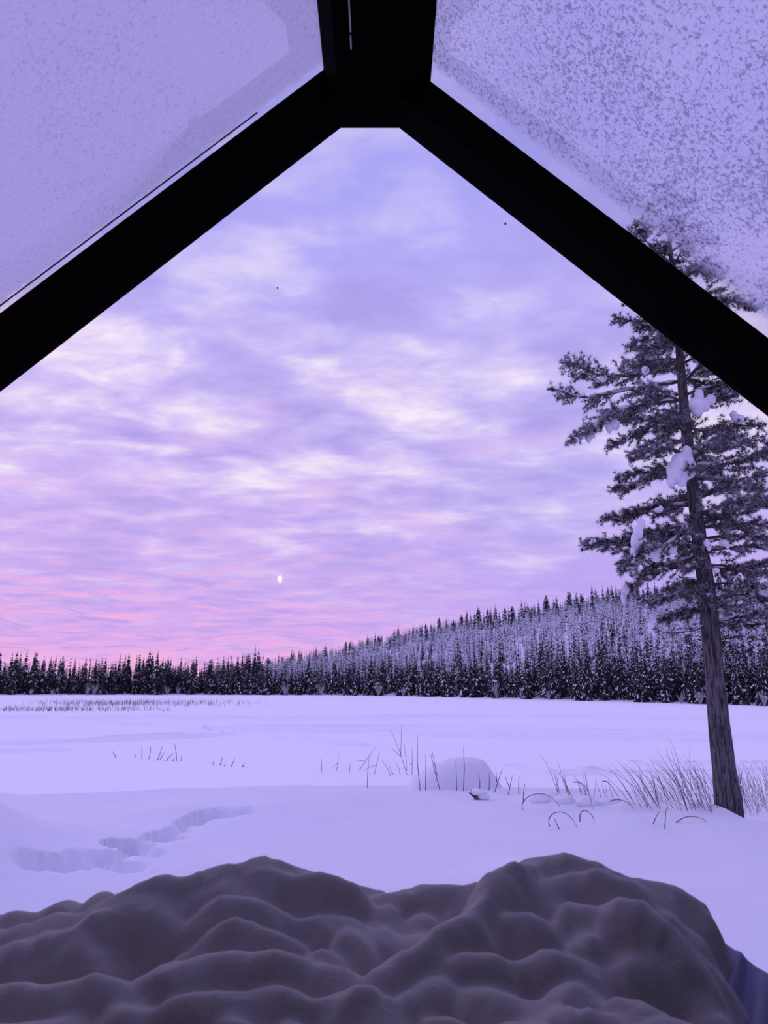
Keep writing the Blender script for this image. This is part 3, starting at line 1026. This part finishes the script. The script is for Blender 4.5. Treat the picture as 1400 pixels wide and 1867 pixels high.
# limbs whose line the photograph shows, each at its own depth
for pts, dyv, r0, dens, sn in [
    ([(1236, 600), (1180, 590), (1126, 574)], 0.1, .016, 1.0, .6), ([(1238, 625), (1190, 632), (1150, 628)], -.3, .016, 1.0, .6), ([(1240, 655), (1190, 655), (1143, 662)], .4, .016, 1.0, .6),
    ([(1243, 668), (1180, 682), (1110, 686), (1070, 680), (1030, 666)], -.2, .028, 1.0, 1.0), ([(1245, 694), (1190, 706), (1110, 718), (1060, 722), (1004, 711)], .15, .032, .55, .9),
    ([(1247, 727), (1190, 738), (1120, 752), (1085, 775), (1043, 802)], -.4, .034, .9, 1.3), ([(1250, 750), (1195, 775), (1150, 800), (1116, 816)], .3, .024, 1.2, .9),
    ([(1255, 800), (1200, 815), (1165, 838)], -.5, .024, 1.2, .9), ([(1262, 850), (1210, 858), (1160, 884), (1122, 897)], -.1, .026, 1.2, .9),
    ([(1268, 915), (1210, 925), (1150, 945), (1100, 951)], .3, .026, 1.2, .9), ([(1272, 960), (1210, 962), (1150, 978), (1108, 984), (1064, 985)], -.3, .030, 1.2, 1.0),
    ([(1274, 968), (1245, 965), (1205, 1000), (1165, 1010), (1150, 1040)], -.6, .034, 1.2, 1.3), ([(1284, 1030), (1230, 1035), (1180, 1050), (1140, 1078)], .2, .026, 1.4, .9),
    ([(1290, 1075), (1240, 1085), (1190, 1100)], -.4, .024, 1.3, .9), ([(1293, 1138), (1262, 1150), (1225, 1152), (1188, 1143)], -.2, .024, .25, 1.5),
    ([(1296, 1110), (1250, 1120), (1210, 1132)], .3, .018, 1.0, .7),
    ([(1246, 690), (1290, 660), (1340, 700), (1390, 735)], -.2, .028, 1.0, .9), ([(1250, 750), (1310, 715), (1370, 705), (1420, 720)], .2, .028, 1.0, .9),
    ([(1262, 830), (1300, 800), (1330, 775), (1390, 770)], -.3, .030, 1.0, .9), ([(1264, 850), (1320, 845), (1380, 828), (1440, 815)], .2, .032, 1.1, .9),
    ([(1270, 910), (1320, 890), (1380, 870), (1440, 850)], -.3, .030, 1.2, .9), ([(1275, 960), (1330, 940), (1390, 925), (1450, 920)], .3, .030, 1.2, .9),
    ([(1280, 985), (1340, 975), (1400, 985), (1450, 1000)], -.4, .028, 1.3, 1.0), ([(1286, 1030), (1340, 1030), (1400, 1020), (1450, 1030)], .2, .026, 1.2, .9),
    ([(1296, 1100), (1325, 1085), (1365, 1082), (1400, 1095)], -.2, .022, .9, .8), ([(1300, 1140), (1340, 1120), (1380, 1118), (1420, 1130)], .3, .020, .8, .8), ([(1303, 1165), (1345, 1161), (1400, 1166)], -.1, .018, .15, .8),
    ([(1232, 555), (1280, 540), (1330, 545), (1390, 560)], -.1, .022, 1.1, .9), ([(1228, 510), (1270, 490), (1320, 500)], .2, .018, 1.1, .9), ([(1238, 620), (1290, 610), (1345, 640)], .2, .020, 1.0, .8),
    ([(1226, 480), (1190, 450), (1155, 412)], -.2, .016, 1.1, .7), ([(1230, 520), (1200, 490), (1170, 460)], .2, .016, 1.1, .7)]:
    n = len(pts)
    P = []
    for i, (p, q) in enumerate(pts):
        P.append(at_y(p, q, YT + dyv * (i / (n - 1)) * 2.0))
    P[0] = trunk_at(P[0][2])
    limbs.append((P, r0, dens, sn))
rg = np.random.RandomState(11)
z0, z1 = 3.55, tpa[-1, 2]
prof_z = [3.4, 4.4, 5.2, 6.2, 7.4, 8.4, 9.5, 10.8, 12.2]
prof_l = [0.9, 1.35, 1.55, 1.55, 1.70, 1.30, 1.05, 0.75, 0.12]
NL = 74
for i in range(NL):
    zz = z0 + (z1 - z0) * ((i + rg.rand()) / NL)
    az_ = i * 2.399 + rg.uniform(-0.4, 0.4)
    L = np.interp(zz, prof_z, prof_l) * rg.uniform(0.65, 1.05)
    if math.cos(az_) < -0.3:
        L *= 0.85
    p0 = trunk_at(zz)
    up = np.interp(zz, [3.5, 7, 11], [-0.12, 0.10, 0.55])
    d = np.array([math.cos(az_), math.sin(az_), 0])
    P = [p0, p0 + d * L * 0.35 + [0, 0, up * L * 0.35], p0 + d * L * 0.7 + [0, 0, up * L * 0.45], p0 + d * L + [0, 0, up * L * 0.4 - 0.05 * L]]
    limbs.append((P, 0.012 + 0.011 * L, 1.15, 0.9))
the_pine = pine('pine_tree', base, tp, tr, limbs, 'tall snow-laden pine with a bare lower trunk standing on the near shore', 3)

# heavy pillows of snow caught in the crown
CL = [  # centre pixel, depth offset, blobs (dx, dy px, rx, ry px)
    (1240, 852, -0.75, [(12, -26, 10, 14), (0, -8, 17, 20), (-10, 10, 14, 20), (16, -2, 12, 20), (3, 22, 9, 14), (-17, 26, 7, 12), (8, 8, 12, 16)]),
    (1276, 735, -0.75, [(-2, -14, 8, 12), (-6, 4, 14, 16), (8, 4, 10, 12), (20, -6, 9, 10), (-4, 16, 10, 8)]),
    (1080, 784, -0.62, [(4, -8, 9, 12), (-3, 4, 8, 13), (-8, 16, 5, 8)]),
    (1120, 774, -0.6, [(0, 0, 10, 10), (-10, 6, 7, 9)]),
    (1163, 985, -0.95, [(6, -30, 7, 12), (0, -14, 9, 14), (-6, 4, 8, 16), (-8, 24, 6, 12), (-4, 44, 6, 12)]),
    (1190, 1008, -0.9, [(8, -8, 11, 9), (-4, -2, 9, 12), (-18, 4, 10, 7), (6, 6, 9, 9)]),
    (1228, 1000, -0.7, [(0, 0, 6, 9), (-4, 6, 5, 6)]),
    (1292, 664, -0.5, [(0, 0, 12, 9)]), (1176, 676, -0.5, [(0, 0, 7, 8)]), (1345, 764, -0.6, [(0, 0, 12, 8), (-8, -8, 7, 6)]),
    (1140, 1082, 0.0, [(0, -6, 7, 9), (-3, 8, 5, 12)]), (1200, 930, -0.6, [(0, 0, 7, 5), (5, -3, 4, 5)]), (1288, 990, -0.7, [(0, 0, 6, 7), (4, 10, 4, 5)]),
    (1187, 1140, -0.5, [(0, 0, 6, 7), (-2, 9, 4, 6), (5, -8, 4, 5)]), (1100, 690, -0.4, [(0, 0, 8, 6)]), (1305, 1040, -0.6, [(0, 0, 7, 5)]), (1320, 990, -0.6, [(0, 0, 8, 6), (6, 5, 5, 5)])]
for k, (p, q, dyv, bl) in enumerate(CL):
    b = MB()
    for j, (ddx, ddy, rx, ry) in enumerate(bl):
        Y = YT + dyv
        c = at_y(p + ddx, q + ddy, Y)
        e = at_y(p + ddx + rx, q + ddy, Y); g = at_y(p + ddx, q + ddy + ry, Y)
        b.blob(c, (e[0] - c[0], (e[0] - c[0]) * 0.9, abs(g[2] - c[2])), k * 31 + j, 0.12, 12, 8)
    b.build('snow_clump', 'bsnow', the_pine, origin=base, smooth=True, label='thick pillow of snow hanging on the pine branches')

# a second pine just beyond, whose twigs reach in behind the grainy roof pane
b2 = np.array([9.25, 13.0, gz1(9.25, 13.0) - 0.05])
tp2 = [b2 + np.array([0.04 * math.sin(i), 0, h]) for i, h in enumerate(np.linspace(0, 13.2, 9))]
lm2 = []
rg = np.random.RandomState(5)
for i in range(46):
    zz = 5.5 + 7.6 * (i + rg.rand()) / 46
    az_ = i * 2.399
    L = np.interp(zz, [5, 8, 11, 13.3], [1.0, 1.35, 1.5, 0.2]) * rg.uniform(0.7, 1.05)
    p0 = b2 + [0, 0, zz - b2[2]]
    d = np.array([math.cos(az_), math.sin(az_), 0])
    lm2.append(([p0, p0 + d * L * 0.5 + [0, 0, 0.15 * L], p0 + d * L + [0, 0, 0.12 * L]], 0.03, 1.2, 0.7))
pine('pine_tree', b2, tp2, np.linspace(0.19, 0.02, 9), lm2, 'snowy pine beside the tall pine, only twig tips showing behind grainy ice', 8, 0.09, 11)


# ------------------------------------------------------------------ forest
def conifer(rg, levels, per, snow_p, width, droop, crown0, sect=2, round_top=False, tent=1.0):
    """upright conifer of height 1: whorls of drooping tent-shaped boughs, partly white"""
    V, Fq, mi = [], [], []
    n = 0
    # trunk
    for h, r in ((0, .012), (1.0, .001)):
        for j in range(4):
            V.append((r * math.cos(j * math.pi / 2), r * math.sin(j * math.pi / 2), h))
    for j in range(4):
        k = (j + 1) % 4
        Fq.append((j, k, 4 + k, 4 + j)); mi.append(0)
    n = 8
    for i in range(levels):
        t = (i + rg.rand() * 0.7) / levels
        z = crown0 + (0.985 - crown0) * t
        if round_top:
            R = width * math.sqrt(max(0.03, 1 - (2 * t - 0.75) ** 2 / 1.7)) * rg.uniform(0.6, 1.1)
        else:
            R = width * ((1 - t) ** 0.8 + 0.05) * rg.uniform(0.7, 1.15)
        for j in range(per):
            a = 6.283 * (j + rg.rand() * 0.8) / per + i * 1.1
            r_ = R * rg.uniform(0.65, 1.1)
            ca, sa = math.cos(a), math.sin(a)
            w = (r_ * rg.uniform(0.28, 0.45) + 0.006) * tent
            dr = droop * rg.uniform(0.6, 1.4)
            prev = None
            for s in range(sect + 1):
                u = s / sect
                rad = r_ * u
                zz = z + 0.12 * r_ * u - dr * r_ * u * u
                ww = w * (0.45 + 0.9 * u) if s < sect else w * 0.30
                hh = ww * 0.75
                pts = [(ca * rad - sa * ww, sa * rad + ca * ww, zz - hh), (ca * rad, sa * rad, zz), (ca * rad + sa * ww, sa * rad - ca * ww, zz - hh)]
                V.extend(pts)
                if prev is not None:
                    for e in (0, 1):
                        Fq.append((prev + e, prev + e + 1, n + e + 1, n + e))
                        mi.append(1 if rg.rand() < snow_p * (0.7 + 0.6 * u) else 0)
                prev = n
                n += 3
    return np.array(V), np.array(Fq), np.array(mi)


KINDS = {}
rg = np.random.RandomState(77)
KINDS['dark'] = [conifer(rg, 30, 9, 0.12, rg.uniform(.12, .19), .85, .10, 3, False, 0.6) for _ in range(5)]
KINDS['low'] = [conifer(rg, 24, 7, 0.16, rg.uniform(.10, .17), .9, .10, 2, False) for i in range(7)]
KINDS['ridge'] = [conifer(rg, 16, 6, 0.35, rg.uniform(.14, .22), .85, .06, 2, i == 4) for i in range(5)]
KINDS['frost'] = [conifer(rg, 11, 5, 0.62, rg.uniform(.12, .19), .8, .05, 1, i % 3 == 0) for i in range(6)]
KINDS['shade'] = [conifer(rg, 12, 5, 0.14, rg.uniform(.13, .20), .9, .08, 1) for i in range(5)]
KINDS['lowfar'] = [conifer(rg, 14, 5, 0.12, rg.uniform(.11, .17), .9, .10, 1, False) for i in range(5)]
FM = {'dark': ['needle', 'bsnow'], 'low': ['needle', 'frostneedle'], 'ridge': ['needle', 'frostneedle'], 'frost': ['needle', 'bsnow'],
      'shade': ['needle', 'bsnow'], 'lowfar': ['needle', 'frostneedle']}
PROTO = {}


def tree_pos(a, r):
    x, y = r * math.sin(a), r * math.cos(a)
    return x, y, gz1(x, y)


TAKEN = []


def single(kind, a, r, h, name, label, group, rg):
    for _ in range(25):
        x, y = r * math.sin(a), r * math.cos(a)
        if all((x - u) ** 2 + (y - w) ** 2 > 5.0 for u, w in TAKEN):
            break
        a += rg.uniform(-0.012, 0.012)
        r += rg.uniform(-1.0, 2.2)
    TAKEN.append((x, y))
    i = rg.randint(len(KINDS[kind]))
    x, y, z = tree_pos(a, r)
    if (kind, i) not in PROTO:
        V, Fq, mi = KINDS[kind][i]
        o = mesh(name, V, Fq, FM[kind], mi=mi)
        PROTO[(kind, i)] = o
    else:
        o = PROTO[(kind, i)].copy()
        COL.objects.link(o)
    o.name = name
    o.location = (x, y, z - 0.1)
    wd = rg.uniform(0.85, 1.25)
    o.scale = (h * wd, h * wd, h)
    o.rotation_euler = (0, 0, rg.uniform(0, 6.28))
    tag(o, label, 'tree', group)


rg = np.random.RandomState(123)
a_l, a_r = azim(-60), azim(1470)
a400 = azim(395)
# front row at the foot of the hill
NF = 150
for i in range(NF):
    px_c = 395 + (1475 - 395) * ((i + rg.rand()) / NF)
    a = azim(px_c)
    r = shore_r(a) + rg.uniform(1, 14)
    h = np.interp(px_c, [395, 600, 800, 1000, 1400], [11, 11.5, 10.5, 8.8, 7.6]) * rg.uniform(0.72, 1.18)
    single('dark', a, float(r), h, 'spruce', 'dark snow-flecked spruce at the lake edge below the wooded hill', 'spruces at the foot of the hill', rg)
# low dark treeline
NW = 105
for i in range(NW):
    px_c = -70 + (470 + 70) * ((i + rg.rand()) / NW)
    a = azim(px_c)
    r = shore_r(a) + rg.uniform(2, 26)
    h = rg.uniform(10.5, 16.5) + (2.5 if rg.rand() < 0.10 else 0) + 1.5 * math.sin(px_c * 0.03)
    single('low', a, float(r), h, 'shore_pine', 'dark conifer in the low treeline under the pink sky', 'conifers of the low far treeline', rg)
# along the ridge
NR_ = 150
for i in range(NR_):
    px_c = 480 + (1470 - 480) * ((i + rg.rand()) / NR_)
    a = azim(px_c)
    r = RIDGE_R - rg.uniform(0, 26)
    h = TREE_H * rg.uniform(0.8, 1.35) * (1.0 if px_c < 850 else 1.25)
    single('ridge', a, float(r), h, 'ridge_spruce', 'dark spruce standing against the sky along the hill ridge', 'spruces along the hill ridge', rg)


def joined(name, specs, label, mats, cat='trees'):
    Vs, Fs, Ms, n = [], [], [], 0
    for (kind, a, r, h, wd) in specs:
        V, Fq, mi = KINDS[kind][rg.randint(len(KINDS[kind]))]
        x, y = r * math.sin(a), r * math.cos(a)
        t = rg.uniform(0, 6.28)
        c, s_ = math.cos(t), math.sin(t)
        Vs.append(np.stack([(V[:, 0] * c - V[:, 1] * s_) * h * wd, (V[:, 0] * s_ + V[:, 1] * c) * h * wd, V[:, 2] * h], 1) + np.array([x, y, 0]))
        Fs.append(Fq + n); Ms.append(mi); n += len(V)
    xs = np.array([s[2] * math.sin(s[1]) for s in specs]); ys = np.array([s[2] * math.cos(s[1]) for s in specs])
    zs = ground_z(xs, ys)
    Vs = [V + np.array([0, 0, z - 0.1]) for V, z in zip(Vs, zs)]
    return mesh(name, np.concatenate(Vs), np.concatenate(Fs), mats, mi=np.concatenate(Ms), label=label, cat=cat, kind='stuff')


# frosted trees that cover the slope
sp = []
clear_a = (azim(865), azim(965))
while len(sp) < 3300:
    px_c = rg.uniform(395, 1500)
    a = azim(px_c)
    r0 = float(shore_r(a)) + 14
    t = rg.rand() ** 0.8
    r = r0 + (RIDGE_R - r0) * t
    h = TREE_H * rg.uniform(0.65, 1.15)
    if t < 0.18 and rg.rand() < 0.5:
        continue
    if clear_a[0] < a < clear_a[1] and 0.74 < t < 0.93:
        if rg.rand() < 0.8:
            continue
        h *= 0.5
    sp.append(('frost' if t < 0.86 and rg.rand() > 0.12 else 'shade', a, r, h, rg.uniform(0.8, 1.25)))
joined('frosted_forest', sp, 'frost-white forest covering the hillside above the lake', ['needle', 'bsnow'])
sp = []
for _ in range(850):
    px_c = rg.uniform(380, 1500)
    a = azim(px_c)
    r = float(shore_r(a)) + rg.uniform(6, 26) if rg.rand() < 0.6 else float(shore_r(a)) + rg.uniform(20, 75)
    sp.append(('shade', a, r, np.interp(px_c, [395, 1000, 1400], [10, 8.5, 7.6]) * rg.uniform(0.7, 1.1), rg.uniform(0.9, 1.3)))
joined('hill_foot_forest', sp, 'dense darker forest behind the first spruces at the hill foot', ['needle', 'bsnow'])
sp = []
for _ in range(700):
    px_c = rg.uniform(-500, 480)
    a = azim(px_c)
    r = float(shore_r(a)) + rg.uniform(8, 70)
    sp.append(('lowfar', a, r, rg.uniform(10, 15), rg.uniform(0.9, 1.4)))
joined('low_forest', sp, 'dark forest filling in behind the low far treeline', ['needle', 'frostneedle'])

# pale frosted shrubs along the waterline
for i, p in enumerate([58, 95, 160, 172, 305, 325, 520, 585, 690, 735, 905, 1000, 1240, 1275, 1390]):
    a = azim(p)
    r = float(shore_r(a)) - 2
    x, y, z = tree_pos(a, r)
    b = MB()
    h = rg.uniform(2.0, 5.0)
    for k in range(26):
        t = rg.uniform(0, 6.28); sprd = rg.uniform(0.1, 0.45) * h
        e = np.array([math.cos(t) * sprd, math.sin(t) * sprd, h * rg.uniform(0.5, 1)])
        b.tube([(x, y, z - 0.1), np.array([x, y, z]) + e * [0.5, 0.5, 0.6], np.array([x, y, z]) + e], [0.06, 0.05, 0.02], 3, cap=False)
    b.build('frosted_shrub', 'frostneedle', origin=(x, y, z), label='pale bare frosted shrub at the far lake edge before dark trees', cat='shrub', group='frosted shrubs along the far shore')

# ------------------------------------------------------------------ reeds, grass and twigs
def stalks(b, roots, hts, lean, rg, r=0.006, curl=0.15):
    for p, h in zip(roots, hts):
        d = np.array([lean[0] + rg.normal(0, lean[2]), rg.normal(0, 0.2), 1.0])
        d /= np.linalg.norm(d)
        bend = np.array([rg.normal(0, curl) + lean[1], rg.normal(0, curl), -abs(rg.normal(0, curl * 0.5))]) * h
        pts = [np.array(p) - d * 0.05, np.array(p) + d * h * 0.45 + bend * 0.15, np.array(p) + d * h * 0.8 + bend * 0.55, np.array(p) + d * h + bend]
        b.tube(pts, [r, r * 0.85, r * 0.6, r * 0.25], 3, cap=False)


for nm, n, xr, yr, hh in [('reed_bed', 900, (70, 470), (1279, 1287), (0.5, 1.0)), ('reed_bed', 520, (-60, 320), (1290, 1297), (0.35, 0.7))]:
    b = MB()
    for i in range(n):
        p = at_z(rg.triangular(xr[0] - 40, xr[0] + 60 + 0.4 * (xr[1] - xr[0]) * rg.rand(), xr[1] + 25), rg.normal((yr[0] + yr[1]) / 2, (yr[1] - yr[0]) / 3.4), 0.05)
        p[2] = gz1(p[0], p[1]) - 0.02
        h = rg.uniform(*hh)
        l = rg.normal(0, 0.12) * h
        b.add([(p[0] - .02, p[1], p[2]), (p[0] + .02, p[1], p[2]), (p[0] + l, p[1], p[2] + h), (p[0], p[1] - .02, p[2]), (p[0], p[1] + .02, p[2])], [(0, 1, 2), (3, 4, 2)])
    b.build(nm, 'straw', label='thin dry reeds standing in the far lake snow before the treeline' if hh[1] > 0.8 else 'sparse short reeds on the lake in front of the denser reed strip', cat='reeds', kind='stuff')

GR = [  # grass tufts near the pine: left px, right px, top py, bottom py, count, height m, lean
    ((1008, 1050), (1440, 1462), 11, (.30, .80), -.18, 'tall dry grass tuft at the far end of the grassy bank'),
    ((1052, 1120), (1446, 1470), 13, (.2, .5), -.15, 'thin low grass tuft between the arching stems'),
    ((1150, 1200), (1440, 1475), 22, (.3, .75), -.42, 'leaning dry grass tuft farthest from the pine trunk'),
    ((1195, 1245), (1435, 1478), 34, (.35, .9), -.36, 'dense leaning dry grass tuft in the middle of the grassy bank'),
    ((1240, 1285), (1425, 1482), 38, (.4, 1.0), -.34, 'tallest dense dry grass tuft beside the pine trunk'),
    ((1280, 1316), (1430, 1486), 30, (.35, .85), -.26, 'dry grass tuft touching the pine trunk'),
    ((1345, 1375), (1430, 1486), 48, (.25, .8), -.05, 'dry grass tuft on the open side of the pine trunk'),
    ((1372, 1430), (1430, 1486), 60, (.25, .85), -.12, 'dry grass tuft standing apart beyond the pine trunk')]
for (xr, yr, n, hh, ln, lb) in GR:
    b = MB(); roots = []; hs = []
    for i in range(n):
        p = ground_at(rg.uniform(*xr), rg.uniform(*yr))
        roots.append(p); hs.append(rg.uniform(*hh))
    stalks(b, roots, hs, (ln, ln * 0.3, 0.16), rg, 0.0048, 0.13)
    b.build('grass_tuft', 'straw', origin=np.mean(roots, 0), label=lb, cat='grass')

# arching stems bowed down to the snow
for pts in [[(953, 1476), (956, 1460), (975, 1446), (1000, 1452), (1022, 1472)], [(1002, 1505), (1003, 1490), (1015, 1480), (1036, 1486), (1053, 1510)], [(1020, 1512), (1014, 1500), (1010, 1490)],
            [(1057, 1496), (1060, 1482), (1070, 1476), (1080, 1490), (1082, 1502)], [(1045, 1425), (1062, 1430), (1074, 1448), (1080, 1476)], [(1098, 1424), (1112, 1430), (1124, 1448), (1131, 1460)],
            [(1112, 1460), (1128, 1458), (1142, 1463), (1150, 1468)], [(1231, 1500), (1250, 1490), (1272, 1490), (1292, 1500)], [(1190, 1503), (1197, 1488), (1203, 1478)], [(1212, 1511), (1213, 1490), (1215, 1472)]]:
    g = ground_at(*max(pts, key=lambda t: t[1]))
    Y = g[1]
    P = np.array([at_y(p, q, Y) for p, q in pts])
    for e in (0, -1):
        P[e][2] = max(P[e][2] - 0.01, -1)
    uq = np.linspace(0, 1, 14); us = np.linspace(0, 1, len(P)); deg = min(3, len(P) - 1)
    P = np.stack([np.polyval(np.polyfit(us, P[:, k], deg), uq) for k in range(3)], 1)
    b = MB(); b.tube(P, np.linspace(0.0075, 0.003, 14), 5)
    b.build('bowed_stem', 'straw', origin=P[0], label='single brown stem bowed over in the snow before the grass', cat='stem', group='bowed stems in the grassy bank')

# the far little rows of stems on the open shore
for (p, q, h, ln) in [(212, 1382, 13, -8), (245, 1382, 8, 1), (258, 1383, 22, 0), (271, 1384, 24, 4), (286, 1386, 26, 10), (290, 1386, 14, 9), (300, 1387, 14, 16), (313, 1388, 8, 5), (322, 1387, 32, -4), (330, 1387, 8, 0),
                      (400, 1395, 16, 6), (420, 1398, 16, 8), (408, 1397, 5, 2), (440, 1399, 9, 6), (388, 1394, 5, 0)]:
    g = ground_at(p, q)
    e = at_y(p + ln, q - h, g[1])
    b = MB()
    b.tube([g - [0, 0, .05], (g + e) / 2 + [0.02, 0, 0], e], [.014, .011, .005], 4)
    far = p < 350
    b.build('dry_stem', 'straw', origin=g, label='short dry stem of the row standing in the open lake snow' if far else 'tiny dry stem near the longer row in the open lake snow', cat='stem',
            group='stems in the open snow' if far else 'tiny stems in the open snow')

# ------------------------------------------------------------------ snow-covered boulder and stump
g = ground_at(840, 1440)
YB = g[1]
prof = [(738, 1424), (765, 1414), (775, 1406), (790, 1397), (805, 1390), (822, 1385), (842, 1381), (862, 1380), (880, 1385), (892, 1396), (901, 1411), (908, 1426), (916, 1437), (926, 1446)]
PX = np.array([at_y(p, q, YB + 0.45) for p, q in prof])
gx = np.linspace(PX[0, 0], PX[-1, 0], 60)
gy = np.linspace(-0.75, 0.95, 40)
top_ = np.interp(gx, PX[:, 0], PX[:, 2])
ker = np.ones(5) / 5
top_ = np.convolve(np.pad(top_, 2, 'edge'), ker, 'valid')
bot_ = g[2] - 0.25
tx = np.linspace(0, 1, 60)
top_ = bot_ + (top_ - bot_) * np.minimum(1, np.sqrt(np.clip(tx / 0.10, 0, 1))) * np.minimum(1, np.sqrt(np.clip((1 - tx) / 0.04, 0, 1)))
bx_, by_ = np.meshgrid(gx, gy)
bottom = g[2] - 0.25
shape = np.sqrt(np.clip(1 - np.abs((by_ - 0.1) / 0.85) ** 2.4, 0, 1))
bz = bottom + (np.broadcast_to(top_, bx_.shape) - bottom) * shape + 0.03 * fbm(bx_ * 3, by_ * 3, 71, 3)
V = np.stack([bx_, by_ + YB + 0.45, bz], -1).reshape(-1, 3)
idx = np.arange(bx_.size).reshape(bx_.shape)
q = np.stack([idx[:-1, :-1], idx[:-1, 1:], idx[1:, 1:], idx[1:, :-1]], -1).reshape(-1, 4)
o0 = (float(gx.mean()), YB + 0.45, float(bottom))
mesh('snow_covered_boulder', V - np.array(o0), q, 'snow', None, o0, smooth=True, label='rounded boulder buried under a smooth cap of snow on the shore', cat='boulder')

# bare twigs by the boulder: bottom pixel, top pixel, side shoots
TW = [((587, 1408), (586, 1382), [(583, 1402)]), ((613, 1405), (617, 1372), [(606, 1400)]), ((637, 1408), (639, 1390), []), ((652, 1404), (684, 1362), [(651, 1386)]), ((669, 1436), (674, 1375), []),
      ((681, 1412), (692, 1368), [(664, 1404)]), ((715, 1416), (696, 1386), []), ((743, 1412), (712, 1330), [(732, 1322), (714, 1364)]), ((742, 1406), (737, 1357), []), ((751, 1413), (751, 1362), [(746, 1395)]),
      ((766, 1404), (761, 1341), []), ((775, 1400), (776, 1374), []), ((804, 1421), (785, 1374), [(788, 1371)]), ((832, 1424), (831, 1385), []), ((844, 1432), (845, 1362), []), ((874, 1436), (872, 1410), []),
      ((891, 1440), (892, 1409), []), ((899, 1444), (916, 1400), [(904, 1404)]), ((924, 1449), (934, 1413), [(921, 1416)]), ((946, 1448), (946, 1415), []), ((953, 1462), (957, 1428), []), ((720, 1412), (710, 1395), []), ((730, 1412), (722, 1392), [])]
OWN = {(743, 1412): 'tallest forked twig with long prongs standing beside the rounded mound',
       (844, 1432): 'tall straight twig standing alone in front of the rounded mound',
       (669, 1436): 'straight twig standing apart in the smooth snow, away from the other twigs',
       (652, 1404): 'long twig leaning far over in the snow, with a short prong at its foot',
       (766, 1404): 'thick straight twig at the low end of the rounded mound'}
for (p0, p1, sh) in TW:
    g = ground_at(*p0)
    if 765 < p0[0] < 930 and g[1] > YB - 0.40:
        Y = YB - 0.42
        g = at_y(p0[0], p0[1], Y)
        g[2] = gz1(g[0], Y)
    Y = g[1]
    e = at_y(p1[0], p1[1], Y)
    mid = (g + e) / 2 + np.array([rg.normal(0, 0.02), 0, 0])
    b = MB()
    b.tube([g - [0, 0, .08], mid, e], [.0075, .006, .003], 5)
    for s_ in sh:
        q = at_y(s_[0], s_[1], Y + 0.1)
        b.tube([g * 0.6 + e * 0.4, (g * .6 + e * .4 + q) / 2, q], [.007, .005, .003], 4)
    forked = bool(sh)
    own = OWN.get(p0)
    b.build('twig', 'twig', origin=g, label=own if own else 'forked bare twig poking from the snow around the rounded mound' if forked else 'single straight bare twig poking from the snow around the rounded mound', cat='twig',
            group=None if own else 'forked twigs by the snow mound' if forked else 'straight twigs by the snow mound')

g = ground_at(868, 1458)
st_ = empty('stump', g, 'short broken stump tipped over under a cap of snow before the boulder', 'stump')
b = MB(); b.tube([g + [0.05, 0, -0.10], g + [0.0, 0, 0.05], g + [-0.10, 0, 0.13]], [.05, .045, .035], 7)
b.build('wood', 'bark', st_, origin=g)
b = MB(); b.blob(g + [0.03, 0, 0.11], (.15, .11, .055), 4, 0.15); b.blob(g + [0.12, 0, 0.05], (.10, .10, .06), 6, 0.12)
b.build('snow_cap', 'bsnow', st_, origin=g, smooth=True)
for (p, q, r) in [(985, 1460, .13), (1028, 1462, .11), (1070, 1466, .13), (1110, 1468, .12)]:
    g = ground_at(p, q)
    b = MB(); b.blob(g + [0, 0, 0.02], (r * 1.4, r, r * .7), p, 0.15, 12, 8)
    b.build('snow_lump', 'bsnow', origin=g, smooth=True, label='small rounded lump of snow lying among the dry grass stems', cat='snow lump', group='snow lumps in the grassy bank')
